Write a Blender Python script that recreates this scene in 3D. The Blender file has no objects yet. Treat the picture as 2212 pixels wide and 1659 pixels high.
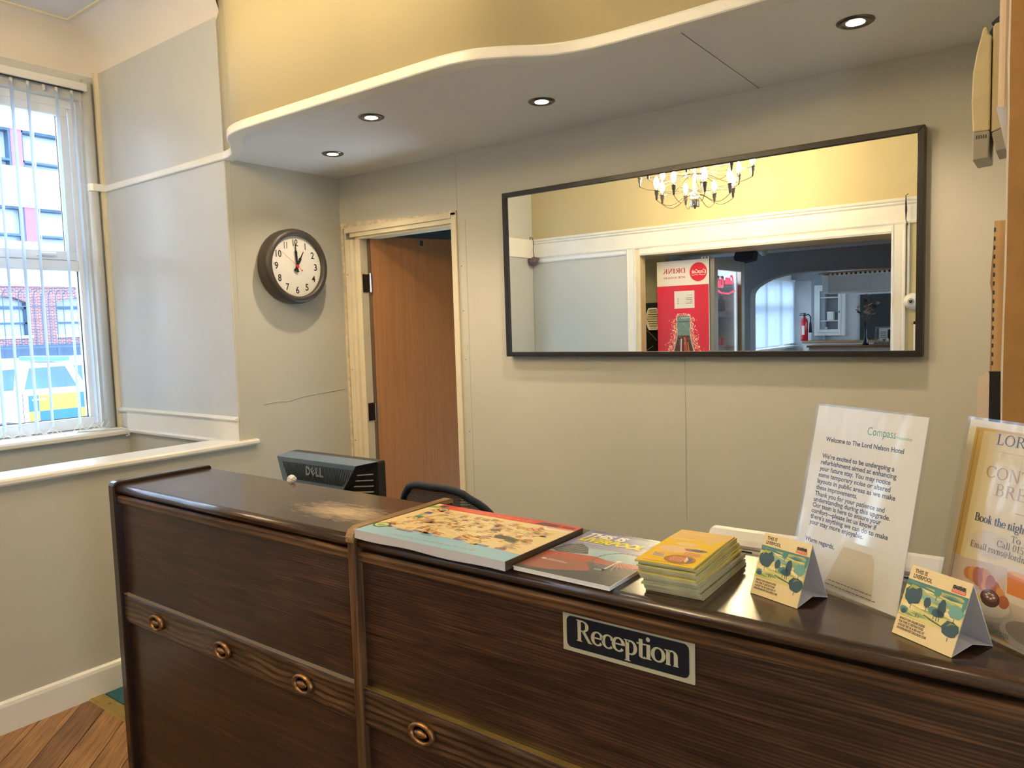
import bpy, bmesh, math, random
from math import sin, cos, pi, radians as R
from mathutils import Vector, Matrix
random.seed(7)
S = bpy.context.scene
COL = S.collection

# ------------------------------------------------------------------ camera, world, exposure
cam = bpy.data.objects.new('camera', bpy.data.cameras.new('camera')); COL.objects.link(cam)
CR = (0.80111736, 0.59776622, -0.02977452)
CU = (-0.02291689, 0.08034835, 0.99650337)
CB = (0.59806838, -0.79763381, 0.0780674)
CP = (3.2858, -2.8209, 1.52)
cam.matrix_world = Matrix(((CR[0], CU[0], CB[0], CP[0]), (CR[1], CU[1], CB[1], CP[1]), (CR[2], CU[2], CB[2], CP[2]), (0, 0, 0, 1)))
cam.data.sensor_width = 36.0
cam.data.lens = 1606.6 / 2212 * 36
cam.data.clip_start = 0.02
S.camera = cam
S.view_settings.view_transform = 'Standard'
S.view_settings.look = 'None'
S.view_settings.gamma = 1.0
S.view_settings.use_curve_mapping = False
S.view_settings.exposure = 0.42
W = bpy.data.worlds.new('world'); S.world = W; W.use_nodes = True
WB = W.node_tree.nodes['Background']
WB.inputs['Color'].default_value = (0.63, 0.82, 1.0, 1)
WB.inputs['Strength'].default_value = 6.8
S.cycles.sample_clamp_indirect = 120
S.cycles.max_bounces = 14
S.cycles.diffuse_bounces = 8
S.cycles.glossy_bounces = 6
S.cycles.transparent_max_bounces = 24
CHANDELIER = 135.0      # radiance of each bulb
DOWNLIGHT = 19.0        # watts of each spot

def light(name, kind, loc, rot=(0, 0, 0), **kw):
    d = bpy.data.lights.new(name, kind)
    for k, v in kw.items():
        if k == 'portal': d.cycles.is_portal = v
        else: setattr(d, k, v)
    o = bpy.data.objects.new(name, d); COL.objects.link(o); o.location = loc; o.rotation_euler = rot
    return o
# portals: sampling aids in the window and door openings, seen and added (they add no light of their own)
light('window_portal', 'AREA', (-1.40, -2.0, 1.95), (0, R(-90), 0), shape='RECTANGLE', size=1.9, size_y=2.5, portal=True)
light('added_entrance_portal', 'AREA', (4.35, -2.85, 1.1), (0, R(90), 0), shape='RECTANGLE', size=2.0, size_y=.56, portal=True)
light('added_bar_side_portal', 'AREA', (4.35, -10.5, 1.65), (0, R(90), 0), shape='RECTANGLE', size=1.4, size_y=3.4, portal=True)
light('bar_window_portal', 'AREA', (-1.40, -11.52, 1.6), (0, R(-90), 0), shape='RECTANGLE', size=1.35, size_y=2.55, portal=True)
light('added_bar_front_portal', 'AREA', (-1.40, -6.3, 1.6), (0, R(-90), 0), shape='RECTANGLE', size=1.3, size_y=1.7, portal=True)

# ------------------------------------------------------------------ materials
MATS = {}
def new_mat(name):
    m = bpy.data.materials.new(name); m.use_nodes = True
    nt = m.node_tree; nt.nodes.clear()
    out = nt.nodes.new('ShaderNodeOutputMaterial')
    p = nt.nodes.new('ShaderNodeBsdfPrincipled')
    nt.links.new(p.outputs[0], out.inputs[0])
    MATS[name] = m
    return m, nt, p, out
def texco(nt, scale=(1, 1, 1), rot=(0, 0, 0)):
    tc = nt.nodes.new('ShaderNodeTexCoord'); mp = nt.nodes.new('ShaderNodeMapping')
    mp.inputs['Scale'].default_value = scale; mp.inputs['Rotation'].default_value = rot
    nt.links.new(tc.outputs['Object'], mp.inputs[0]); return mp
def noise(nt, vec, sc, det=4, dist=0.0, rough=.5):
    n = nt.nodes.new('ShaderNodeTexNoise'); n.inputs['Scale'].default_value = sc
    n.inputs['Detail'].default_value = det; n.inputs['Distortion'].default_value = dist
    n.inputs['Roughness'].default_value = rough
    nt.links.new(vec.outputs[0], n.inputs['Vector']); return n
def ramp(nt, fac, stops):
    r = nt.nodes.new('ShaderNodeValToRGB'); e = r.color_ramp.elements
    while len(e) < len(stops): e.new(.5)
    for i, (p, c) in enumerate(stops): e[i].position = p; e[i].color = (*c, 1) if len(c) == 3 else c
    nt.links.new(fac, r.inputs[0]); return r
def bump(nt, p, h, strength=.2, dist=.002):
    b = nt.nodes.new('ShaderNodeBump'); b.inputs['Strength'].default_value = strength
    b.inputs['Distance'].default_value = dist
    nt.links.new(h, b.inputs['Height']); nt.links.new(b.outputs[0], p.inputs['Normal']); return b
def mat(name, col, rough=.5, metal=0, var=.06, nscale=3, bmp=0, bscale=60, spec=.5, emit=None, es=0, coat=0):
    m, nt, p, out = new_mat(name)
    mp = texco(nt)
    n = noise(nt, mp, nscale, 5)
    a = tuple(max(0, c * (1 - var)) for c in col); b = tuple(min(1, c * (1 + var)) for c in col)
    r = ramp(nt, n.outputs['Fac'], [(.3, a), (.7, b)])
    nt.links.new(r.outputs[0], p.inputs['Base Color'])
    p.inputs['Roughness'].default_value = rough; p.inputs['Metallic'].default_value = metal
    p.inputs['Specular IOR Level'].default_value = spec; p.inputs['Coat Weight'].default_value = coat
    if bmp:
        n2 = noise(nt, mp, bscale, 3); bump(nt, p, n2.outputs['Fac'], bmp)
    if emit:
        p.inputs['Emission Color'].default_value = (*emit, 1); p.inputs['Emission Strength'].default_value = es
    return m
def clear(name, tint=(1, 1, 1), ior=1.45, rough=.02):
    m = bpy.data.materials.new(name); m.use_nodes = True; nt = m.node_tree; nt.nodes.clear()
    out = nt.nodes.new('ShaderNodeOutputMaterial'); mx = nt.nodes.new('ShaderNodeMixShader')
    t = nt.nodes.new('ShaderNodeBsdfTransparent'); g = nt.nodes.new('ShaderNodeBsdfGlossy'); f = nt.nodes.new('ShaderNodeLayerWeight'); f.inputs[0].default_value = .5
    pw = nt.nodes.new('ShaderNodeMath'); pw.operation = 'POWER'; pw.inputs[1].default_value = 5; nt.links.new(f.outputs['Facing'], pw.inputs[0])
    ma = nt.nodes.new('ShaderNodeMath'); ma.operation = 'MULTIPLY_ADD'; ma.inputs[1].default_value = .9; ma.inputs[2].default_value = ((ior - 1) / (ior + 1)) ** 2; nt.links.new(pw.outputs[0], ma.inputs[0])
    t.inputs[0].default_value = (*tint, 1); g.inputs['Roughness'].default_value = rough
    nt.links.new(ma.outputs[0], mx.inputs[0]); nt.links.new(t.outputs[0], mx.inputs[1]); nt.links.new(g.outputs[0], mx.inputs[2])
    nt.links.new(mx.outputs[0], out.inputs[0]); MATS[name] = m; return m
def wood(name, dark, mid, light_, grain=(1.2, 26, 26), rough=.3, wear=0, coat=.25, nsc=2.2, bmp=.25, blotch=.5, lines=None, pore=.8):
    """stained wood: grain runs along the axis with the smallest scale"""
    m, nt, p, out = new_mat(name)
    mp = texco(nt, grain)
    n1 = noise(nt, mp, nsc, 6, 1.6, .6)
    r = ramp(nt, n1.outputs['Fac'], [(.32, dark), (.5, mid), (.72, light_)])
    # fine pores
    mp2 = texco(nt, tuple(g * 7 if g > 5 else g * 2 for g in grain))
    n2 = noise(nt, mp2, 2.0, 3, .4)
    r2 = ramp(nt, n2.outputs['Fac'], [(.38, (.45, .45, .45)), (.6, (1, 1, 1))])
    mul = nt.nodes.new('ShaderNodeMix'); mul.data_type = 'RGBA'; mul.blend_type = 'MULTIPLY'; mul.inputs[0].default_value = pore
    nt.links.new(r.outputs[0], mul.inputs[6]); nt.links.new(r2.outputs[0], mul.inputs[7])
    # broad blotches of stain
    mp3 = texco(nt, (1, 1, 1)); n3 = noise(nt, mp3, 3.5, 4, .3)
    r3 = ramp(nt, n3.outputs['Fac'], [(.35, (1 - blotch,) * 3), (.65, (1, 1, 1))])
    mul2 = nt.nodes.new('ShaderNodeMix'); mul2.data_type = 'RGBA'; mul2.blend_type = 'MULTIPLY'; mul2.inputs[0].default_value = .8
    nt.links.new(mul.outputs[2], mul2.inputs[6]); nt.links.new(r3.outputs[0], mul2.inputs[7])
    col = mul2.outputs[2]
    if lines:   # growth rings cut as lines: axis, period, waviness, depth
        ax, per, amp, dep, lo = lines
        sp_ = nt.nodes.new('ShaderNodeSeparateXYZ'); tcl = nt.nodes.new('ShaderNodeTexCoord'); nt.links.new(tcl.outputs['Object'], sp_.inputs[0])
        nl_ = noise(nt, texco(nt, lo), 1.0, 3, .2)
        m1 = nt.nodes.new('ShaderNodeMath'); m1.operation = 'MULTIPLY'; m1.inputs[1].default_value = amp; nt.links.new(nl_.outputs['Fac'], m1.inputs[0])
        m2 = nt.nodes.new('ShaderNodeMath'); m2.operation = 'MULTIPLY_ADD'; m2.inputs[1].default_value = 6.283 / per; nt.links.new(sp_.outputs[ax], m2.inputs[0]); nt.links.new(m1.outputs[0], m2.inputs[2])
        m3 = nt.nodes.new('ShaderNodeMath'); m3.operation = 'SINE'; nt.links.new(m2.outputs[0], m3.inputs[0])
        m4 = nt.nodes.new('ShaderNodeMapRange'); m4.inputs[1].default_value = -1; m4.inputs[2].default_value = 1; nt.links.new(m3.outputs[0], m4.inputs[0])
        rl_ = ramp(nt, m4.outputs[0], [(.0, (1 - dep,) * 3), (.35, (1 - dep * .4,) * 3), (.7, (1, 1, 1))])
        ml = nt.nodes.new('ShaderNodeMix'); ml.data_type = 'RGBA'; ml.blend_type = 'MULTIPLY'; ml.inputs[0].default_value = 1
        nt.links.new(col, ml.inputs[6]); nt.links.new(rl_.outputs[0], ml.inputs[7]); col = ml.outputs[2]
    if wear:   # patch of worn varnish on the counter top, centred where hands and papers rub it
        tc = texco(nt); 
        mpw = nt.nodes.new('ShaderNodeMapping'); tcc = nt.nodes.new('ShaderNodeTexCoord')
        nt.links.new(tcc.outputs['Object'], mpw.inputs[0])
        mpw.inputs['Location'].default_value = (.52 * 7.0, .025 * 17.0, 0); mpw.inputs['Scale'].default_value = (7.0, 17.0, 0)
        ln = nt.nodes.new('ShaderNodeVectorMath'); ln.operation = 'LENGTH'; nt.links.new(mpw.outputs[0], ln.inputs[0])
        nn = noise(nt, texco(nt, (14, 60, 10)), 1.6, 7, .6, .75)
        ad = nt.nodes.new('ShaderNodeMath'); ad.operation = 'MULTIPLY_ADD'; ad.inputs[1].default_value = 3.2
        nt.links.new(nn.outputs['Fac'], ad.inputs[0])
        nt.links.new(ln.outputs['Value'], ad.inputs[2])
        rw = ramp(nt, ad.outputs[0], [(.0, (1, 1, 1)), (1.0, (0, 0, 0))])
        sb = nt.nodes.new('ShaderNodeMapRange'); sb.inputs[1].default_value = 1.75; sb.inputs[2].default_value = 2.75
        sb.inputs[3].default_value = 1; sb.inputs[4].default_value = 0
        nt.links.new(ad.outputs[0], sb.inputs[0])
        mw = nt.nodes.new('ShaderNodeMix'); mw.data_type = 'RGBA'; nt.links.new(sb.outputs[0], mw.inputs[0])
        nt.links.new(col, mw.inputs[6]); mw.inputs[7].default_value = (.52, .37, .22, 1)
        col = mw.outputs[2]
        rr = nt.nodes.new('ShaderNodeMapRange'); rr.inputs[3].default_value = rough; rr.inputs[4].default_value = .7
        nt.links.new(sb.outputs[0], rr.inputs[0]); nt.links.new(rr.outputs[0], p.inputs['Roughness'])
    else:
        p.inputs['Roughness'].default_value = rough
    nt.links.new(col, p.inputs['Base Color'])
    p.inputs['Coat Weight'].default_value = coat; p.inputs['Coat Roughness'].default_value = .13 if wear else .12
    bump(nt, p, n2.outputs['Fac'], bmp, .0008)
    return m
def print_mat(name, rough=.45, coat=0):
    m, nt, p, out = new_mat(name)
    a = nt.nodes.new('ShaderNodeVertexColor'); a.layer_name = 'ink'
    nt.links.new(a.outputs[0], p.inputs['Base Color']); p.inputs['Roughness'].default_value = rough
    p.inputs['Coat Weight'].default_value = coat; p.inputs['Coat Roughness'].default_value = .08
    return m

mat('wall_paint', (.55, .525, .445), .55, var=.025, nscale=1.5, bmp=.12, bscale=9, spec=.35)
mat('wall_warm_lit', (.56, .475, .275), .5, var=.025, nscale=1.2, bmp=.1, bscale=9, spec=.4)  # wall paint with the chandelier's warm light put into its colour
mat('reveal_paint', (.56, .57, .56), .27, var=.03, nscale=1.3, bmp=.1, bscale=7, spec=.5)
mat('cove_white', (.72, .67, .62), .7, var=.03, nscale=2.2, bmp=.25, bscale=5)
mat('ceiling_white', (.70, .68, .64), .7, var=.02)
mat('seam_grey', (.44, .42, .36), .6)
mat('soffit_paint', (.78, .76, .74), .6, var=.02, nscale=1)
mat('gloss_white', (.82, .80, .74), .25, var=.03, nscale=6, bmp=.08, bscale=30)
mat('cream_trim', (.72, .64, .46), .4, var=.05, nscale=8, bmp=.15, bscale=25)
mat('chipped_trim', (.66, .55, .38), .6, var=.22, nscale=40, bmp=.5, bscale=60)
mat('upvc', (.80, .82, .84), .2, var=.02)
mat('seal', (.06, .06, .06), .6)
mat('vane_cloth', (.55, .62, .72), .8, var=.03)
mat('chain', (.85, .85, .85), .4)
mat('carpet_teal', (.022, .105, .135), .95, var=.55, nscale=190, bmp=.8, bscale=220)
mat('brass', (.50, .37, .12), .35, .85, var=.15, nscale=18, bmp=.2, bscale=40)
mat('dark_brown', (.028, .012, .007), .2, var=.3, nscale=8, coat=.4)
mat('clock_body', (.055, .043, .033), .45, var=.06, nscale=8, bmp=.1, bscale=90)
mat('clock_dial', (.80, .76, .66), .5, var=.01)
mat('ink_black', (.012, .012, .012), .5)
mat('ink_red', (.60, .02, .02), .4)
mat('frame_black', (.012, .010, .009), .35, var=.2, nscale=30, bmp=.2, bscale=50)
mat('frame_brown', (.07, .045, .022), .35, var=.3, nscale=26)
mat('chrome', (.75, .74, .72), .12, 1.0, var=.02)
mat('dark_chrome', (.16, .14, .12), .25, .9, var=.1, nscale=30)
mat('antique_brass', (.30, .16, .07), .38, .9, var=.45, nscale=70, bmp=.3, bscale=120)
mat('antique_dark', (.05, .025, .018), .35, .8, var=.3, nscale=60)
mat('bulb', (1, .9, .7), .3, emit=(1.0, .76, .42), es=CHANDELIER)
mat('lamp_lens', (1, .95, .85), .3, emit=(1.0, .84, .62), es=28)
mat('fill_bowl', (1, .95, .85), .4, emit=(1.0, .78, .50), es=20)
mat('mon_blue', (.10, .15, .215), .42, var=.05, nscale=10, spec=.6)
mat('mon_black', (.012, .012, .014), .35)
mat('rubber', (.02, .02, .022), .7)
mat('chair_navy', (.012, .018, .032), .7, var=.2, nscale=60, bmp=.5, bscale=200)
mat('plastic_white', (.75, .74, .72), .35, var=.02)
mat('plastic_cream', (.62, .52, .31), .45, var=.06, nscale=20)
mat('plastic_grey', (.36, .33, .28), .5, var=.05)
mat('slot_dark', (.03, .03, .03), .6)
mat('paper_white', (.82, .80, .76), .7, var=.015)
mat('paper_cream', (.70, .62, .40), .75, var=.1, nscale=4)
mat('booklet_yellow', (.72, .56, .05), .4, var=.1)
mat('page_edges', (.46, .42, .24), .8, var=.2, nscale=30)
mat('card_grey', (.56, .54, .57), .7, var=.02)
mat('sign_cream', (.44, .40, .27), .4, var=.03)
mat('sign_navy', (.006, .010, .018), .22, var=.1)
mat('board_tan', (.40, .20, .055), .75, var=.10, nscale=14, bmp=.1, bscale=90)
mat('ply_pale', (.60, .36, .15), .6, var=.12, nscale=6)
mat('pink_roll', (.72, .56, .40), .6, var=.04)
mat('pale_grey_wall', (.47, .46, .43), .5, var=.02, nscale=1.5)
mat('bar_grey', (.27, .28, .30), .6, var=.04)
mat('bar_light', (.62, .63, .64), .6, var=.03)
mat('panel_blue', (.55, .57, .54), .45, var=.02, nscale=1.3)
mat('fridge_white', (.78, .77, .74), .3)
mat('fridge_grey', (.30, .28, .24), .35, .5)
mat('fridge_inside', (.55, .63, .75), .4)
mat('led_strip', (1, 1, 1), .3, emit=(.75, .88, 1.0), es=.7)
mat('neon_red', (.9, .02, .06), .3, emit=(1.0, .03, .10), es=1.3)
mat('can_red', (.55, .02, .03), .3)
mat('bottle_dark', (.05, .06, .07), .15)
mat('crate_purple', (.22, .20, .34), .5)
mat('marble_black', (.012, .014, .012), .2, var=.8, nscale=5)
mat('ext_red', (.50, .012, .015), .25)
mat('lens_dark', (.01, .01, .012), .1)
mat('cam_purple', (.16, .10, .11), .4)
mat('leaf_copper', (.40, .24, .15), .4, var=.3, nscale=30)
mat('leaf_dark', (.035, .03, .025), .5)
mat('vase_blue', (.015, .03, .055), .12)
mat('steel', (.42, .42, .42), .3, .9)
mat('wood_bar', (.38, .22, .10), .4, var=.15, nscale=12)
mat('cake', (.55, .45, .35), .7, var=.5, nscale=60)
mat('asphalt', (.25, .25, .26), .9, var=.1, nscale=20)
mat('kerb_stone', (.55, .55, .54), .8)
mat('facade_white', (.92, .93, .95), .6, var=.01)
mat('facade_frame', (.03, .08, .16), .5)
mat('magenta_panel', (.75, .10, .42), .5)
mat('street_glass', (.34, .42, .50), .15, var=.15, nscale=1.6)
mat('rail_blue', (.04, .08, .15), .5)
mat('car_white', (.85, .87, .88), .2)
mat('car_yellow', (.42, .34, .03), .3)
mat('car_blue', (.01, .12, .24), .3)
mat('letter_steel', (.30, .33, .36), .3, .3)
mat('edge_pale', (.22, .17, .13), .35)
mat('car_glass', (.03, .09, .12), .08, var=.3, nscale=2)
mat('tyre', (.05, .06, .07), .7)
mat('lightbar', (.06, .42, .72), .15)
clear('glass_pane'); clear('acrylic', (.97, .98, 1.0), 1.5, .04)
wood('wood_panel', (.034, .014, .007), (.085, .036, .019), (.16, .072, .036), (1.3, 26, 26), .36, blotch=.5, lines=(2, .0062, 9, .55, (1.5, 3, 3)))
wood('wood_band', (.035, .016, .009), (.13, .066, .034), (.25, .14, .075), (1.7, 15, 15), .3, nsc=1.6, blotch=.3, lines=(2, .016, 26, .75, (2.6, 9, 9)))
wood('wood_apron', (.05, .020, .009), (.17, .078, .034), (.32, .165, .075), (1.2, 20, 20), .3, blotch=.35, lines=(2, .012, 16, .6, (1.6, 8, 8)))
wood('wood_top', (.024, .010, .006), (.070, .030, .015), (.13, .058, .028), (1.2, 20, 20), .26, wear=1, coat=.5, bmp=.2)
wood('wood_stile', (.05, .022, .010), (.16, .075, .030), (.26, .13, .055), (15, 15, 1.0), .3)
wood('wood_stile_top', (.20, .10, .035), (.42, .24, .09), (.60, .38, .16), (15, 1.2, 15), .3)
wood('door_veneer', (.40, .175, .062), (.44, .195, .072), (.48, .22, .085), (14, 14, .4), .42, coat=.0, blotch=.08, nsc=3, bmp=.03, pore=.15)
wood('plank_a', (.26, .12, .045), (.46, .23, .085), (.60, .34, .14), (16, 1.0, 16), .42, coat=.1, blotch=.3)
wood('plank_b', (.16, .075, .035), (.30, .145, .062), (.42, .21, .09), (16, 1.0, 16), .42, coat=.1, blotch=.4)
print_mat('print_gloss', .3, .25); print_mat('print_matt', .55)
m, nt, p, out = new_mat('mirror_glass'); p.inputs['Base Color'].default_value = (.90, .92, .91, 1); p.inputs['Metallic'].default_value = 1; p.inputs['Roughness'].default_value = .0
# mesh-fabric of the chair: fine holes
m, nt, p, out = new_mat('chair_mesh'); p.inputs['Base Color'].default_value = (.02, .028, .045, 1); p.inputs['Roughness'].default_value = .7
wv = nt.nodes.new('ShaderNodeTexWave'); wv.bands_direction = 'Z'; wv.inputs['Scale'].default_value = 60
nt.links.new(texco(nt).outputs[0], wv.inputs[0]); rp = ramp(nt, wv.outputs['Fac'], [(.35, (.62, .62, .62)), (.5, (1, 1, 1))])
nt.links.new(rp.outputs[0], p.inputs['Alpha'])
# vanes let daylight through
m = MATS['vane_cloth']; nt = m.node_tree; pr = [n for n in nt.nodes if n.type == 'BSDF_PRINCIPLED'][0]
tr = nt.nodes.new('ShaderNodeBsdfTranslucent'); tr.inputs[0].default_value = (.75, .84, .95, 1)
mx = nt.nodes.new('ShaderNodeMixShader'); mx.inputs[0].default_value = .45
nt.links.new(pr.outputs[0], mx.inputs[1]); nt.links.new(tr.outputs[0], mx.inputs[2])
nt.links.new(mx.outputs[0], [n for n in nt.nodes if n.type == 'OUTPUT_MATERIAL'][0].inputs[0])
# brick facade far across the street (courses under 5 px in the photograph)
m, nt, p, out = new_mat('brick_far')
bt = nt.nodes.new('ShaderNodeTexBrick'); mp = nt.nodes.new('ShaderNodeMapping'); tc = nt.nodes.new('ShaderNodeTexCoord')
mp.inputs['Rotation'].default_value = (0, R(90), 0)
cb = nt.nodes.new('ShaderNodeCombineXYZ'); sp = nt.nodes.new('ShaderNodeSeparateXYZ')
nt.links.new(tc.outputs['Object'], sp.inputs[0]); nt.links.new(sp.outputs[1], cb.inputs[0]); nt.links.new(sp.outputs[2], cb.inputs[1])
nt.links.new(cb.outputs[0], bt.inputs[0]); bt.inputs['Color1'].default_value = (.22, .07, .09, 1); bt.inputs['Color2'].default_value = (.14, .05, .08, 1)
bt.inputs['Mortar'].default_value = (.40, .36, .42, 1); bt.inputs['Scale'].default_value = 1
bt.inputs['Brick Width'].default_value = .070; bt.inputs['Row Height'].default_value = .0235; bt.inputs['Mortar Size'].default_value = .0026
nt.links.new(bt.outputs[0], p.inputs['Base Color']); p.inputs['Roughness'].default_value = .8

# ------------------------------------------------------------------ mesh helpers
class MB:
    def __init__(s): s.v = []; s.f = []; s.m = []; s.sm = []; s.mi = 0; s.smooth = False
    def face(s, idx): s.f.append(idx); s.m.append(s.mi); s.sm.append(s.smooth)
    def add(s, pts, faces):
        o = len(s.v); s.v += [tuple(p) for p in pts]
        for f in faces: s.face([i + o for i in f])
        return s
    def box(s, x0, y0, z0, x1, y1, z1):
        x0, x1 = sorted((x0, x1)); y0, y1 = sorted((y0, y1)); z0, z1 = sorted((z0, z1))
        return s.add([(x0, y0, z0), (x1, y0, z0), (x1, y1, z0), (x0, y1, z0), (x0, y0, z1), (x1, y0, z1), (x1, y1, z1), (x0, y1, z1)],
                     [(3, 2, 1, 0), (4, 5, 6, 7), (0, 1, 5, 4), (1, 2, 6, 5), (2, 3, 7, 6), (3, 0, 4, 7)])
    def prism(s, poly, a0, a1, axis='z'):
        """poly: 2D points (ccw) in the plane perpendicular to axis; (x,y) for z, (y,z) for x, (x,z) for y"""
        def P(u, v, w): return {'z': (u, v, w), 'x': (w, u, v), 'y': (u, w, v)}[axis]
        n = len(poly); pts = [P(u, v, a0) for u, v in poly] + [P(u, v, a1) for u, v in poly]
        fs = [tuple(range(n))[::-1], tuple(range(n, 2 * n))] + [(i, (i + 1) % n, n + (i + 1) % n, n + i) for i in range(n)]
        return s.add(pts, fs)
    def tube(s, pts, r, n=8, caps=True, closed=False):
        pts = [Vector(p) for p in pts]; m = len(pts); rs = r if isinstance(r, (list, tuple)) else [r] * m
        base = len(s.v); up = None
        for i, p in enumerate(pts):
            a = pts[(i - 1) % m] if (i or closed) else p; b = pts[(i + 1) % m] if (i < m - 1 or closed) else p
            d = (b - a).normalized()
            if up is None:
                up = Vector((0, 0, 1)) if abs(d.z) < .9 else Vector((1, 0, 0))
            u = d.cross(up);
            if u.length < 1e-5: u = d.orthogonal()
            u.normalize(); w = u.cross(d).normalized(); up = w
            for k in range(n):
                t = 2 * pi * k / n; s.v.append(tuple(p + (u * cos(t) + w * sin(t)) * rs[i]))
        for i in range(m if closed else m - 1):
            for k in range(n):
                a = base + i * n + k; b = base + i * n + (k + 1) % n; j = (i + 1) % m
                s.face((a, b, base + j * n + (k + 1) % n, base + j * n + k))
        if caps and not closed:
            s.face(tuple(base + k for k in range(n))[::-1]); s.face(tuple(base + (m - 1) * n + k for k in range(n)))
        return s
    def lathe(s, prof, n=24, M=None, cx=0, cy=0, caps=True):
        """prof: (r, z) list, about z"""
        base = len(s.v); M = M or Matrix()
        for r, z in prof:
            for k in range(n):
                t = 2 * pi * k / n; s.v.append(tuple(M @ Vector((cx + r * cos(t), cy + r * sin(t), z))))
        for i in range(len(prof) - 1):
            for k in range(n):
                a = base + i * n + k; b = base + i * n + (k + 1) % n
                s.face((a, b, b + n, a + n))
        if caps and prof[0][0] > 1e-6: s.face(tuple(base + k for k in range(n))[::-1])
        if caps and prof[-1][0] > 1e-6: s.face(tuple(base + (len(prof) - 1) * n + k for k in range(n)))
        return s
    def xf(s, M, start=0):
        s.v = s.v[:start] + [tuple(M @ Vector(p)) for p in s.v[start:]]; return s
    def build(s, name, mats, parent=None, bevel=0, segs=2, smooth=None, loc=None, rot=None):
        me = bpy.data.meshes.new(name); me.from_pydata(s.v, [], s.f)
        for m in (mats if isinstance(mats, (list, tuple)) else [mats]): me.materials.append(MATS[m])
        for i, pl in enumerate(me.polygons):
            pl.material_index = s.m[i]; pl.use_smooth = s.sm[i] if smooth is None else smooth
        me.validate(); me.update()
        o = bpy.data.objects.new(name, me); COL.objects.link(o)
        if parent: o.parent = parent
        if loc: o.location = loc
        if rot: o.rotation_euler = rot
        if bevel:
            b = o.modifiers.new('bevel', 'BEVEL'); b.width = bevel; b.segments = segs; b.limit_method = 'ANGLE'; b.angle_limit = R(40)
        return o
def B(*a): return MB().box(*a)
def empty(name, loc=(0, 0, 0), rot=(0, 0, 0)):
    o = bpy.data.objects.new(name, None); COL.objects.link(o); o.location = loc; o.rotation_euler = rot
    o.empty_display_size = .1
    return o
def tag(o, label=None, cat=None, group=None, kind=None):
    if label: o['label'] = label
    if cat: o['category'] = cat
    if group: o['group'] = group
    if kind: o['kind'] = kind
    return o
def struct(name, mb, m, parent=None, label=None, cat=None, **kw):
    o = mb.build(name, m, parent, **kw)
    if not parent: tag(o, label, cat, kind='structure')
    return o
def copy_tree(o, parent=None):
    c = o.copy(); COL.objects.link(c)
    if parent: c.parent = parent
    for ch in list(o.children): copy_tree(ch, c)
    return c
def smoothed(o, w=None):
    for p in o.data.polygons: p.use_smooth = True
    return o

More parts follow.
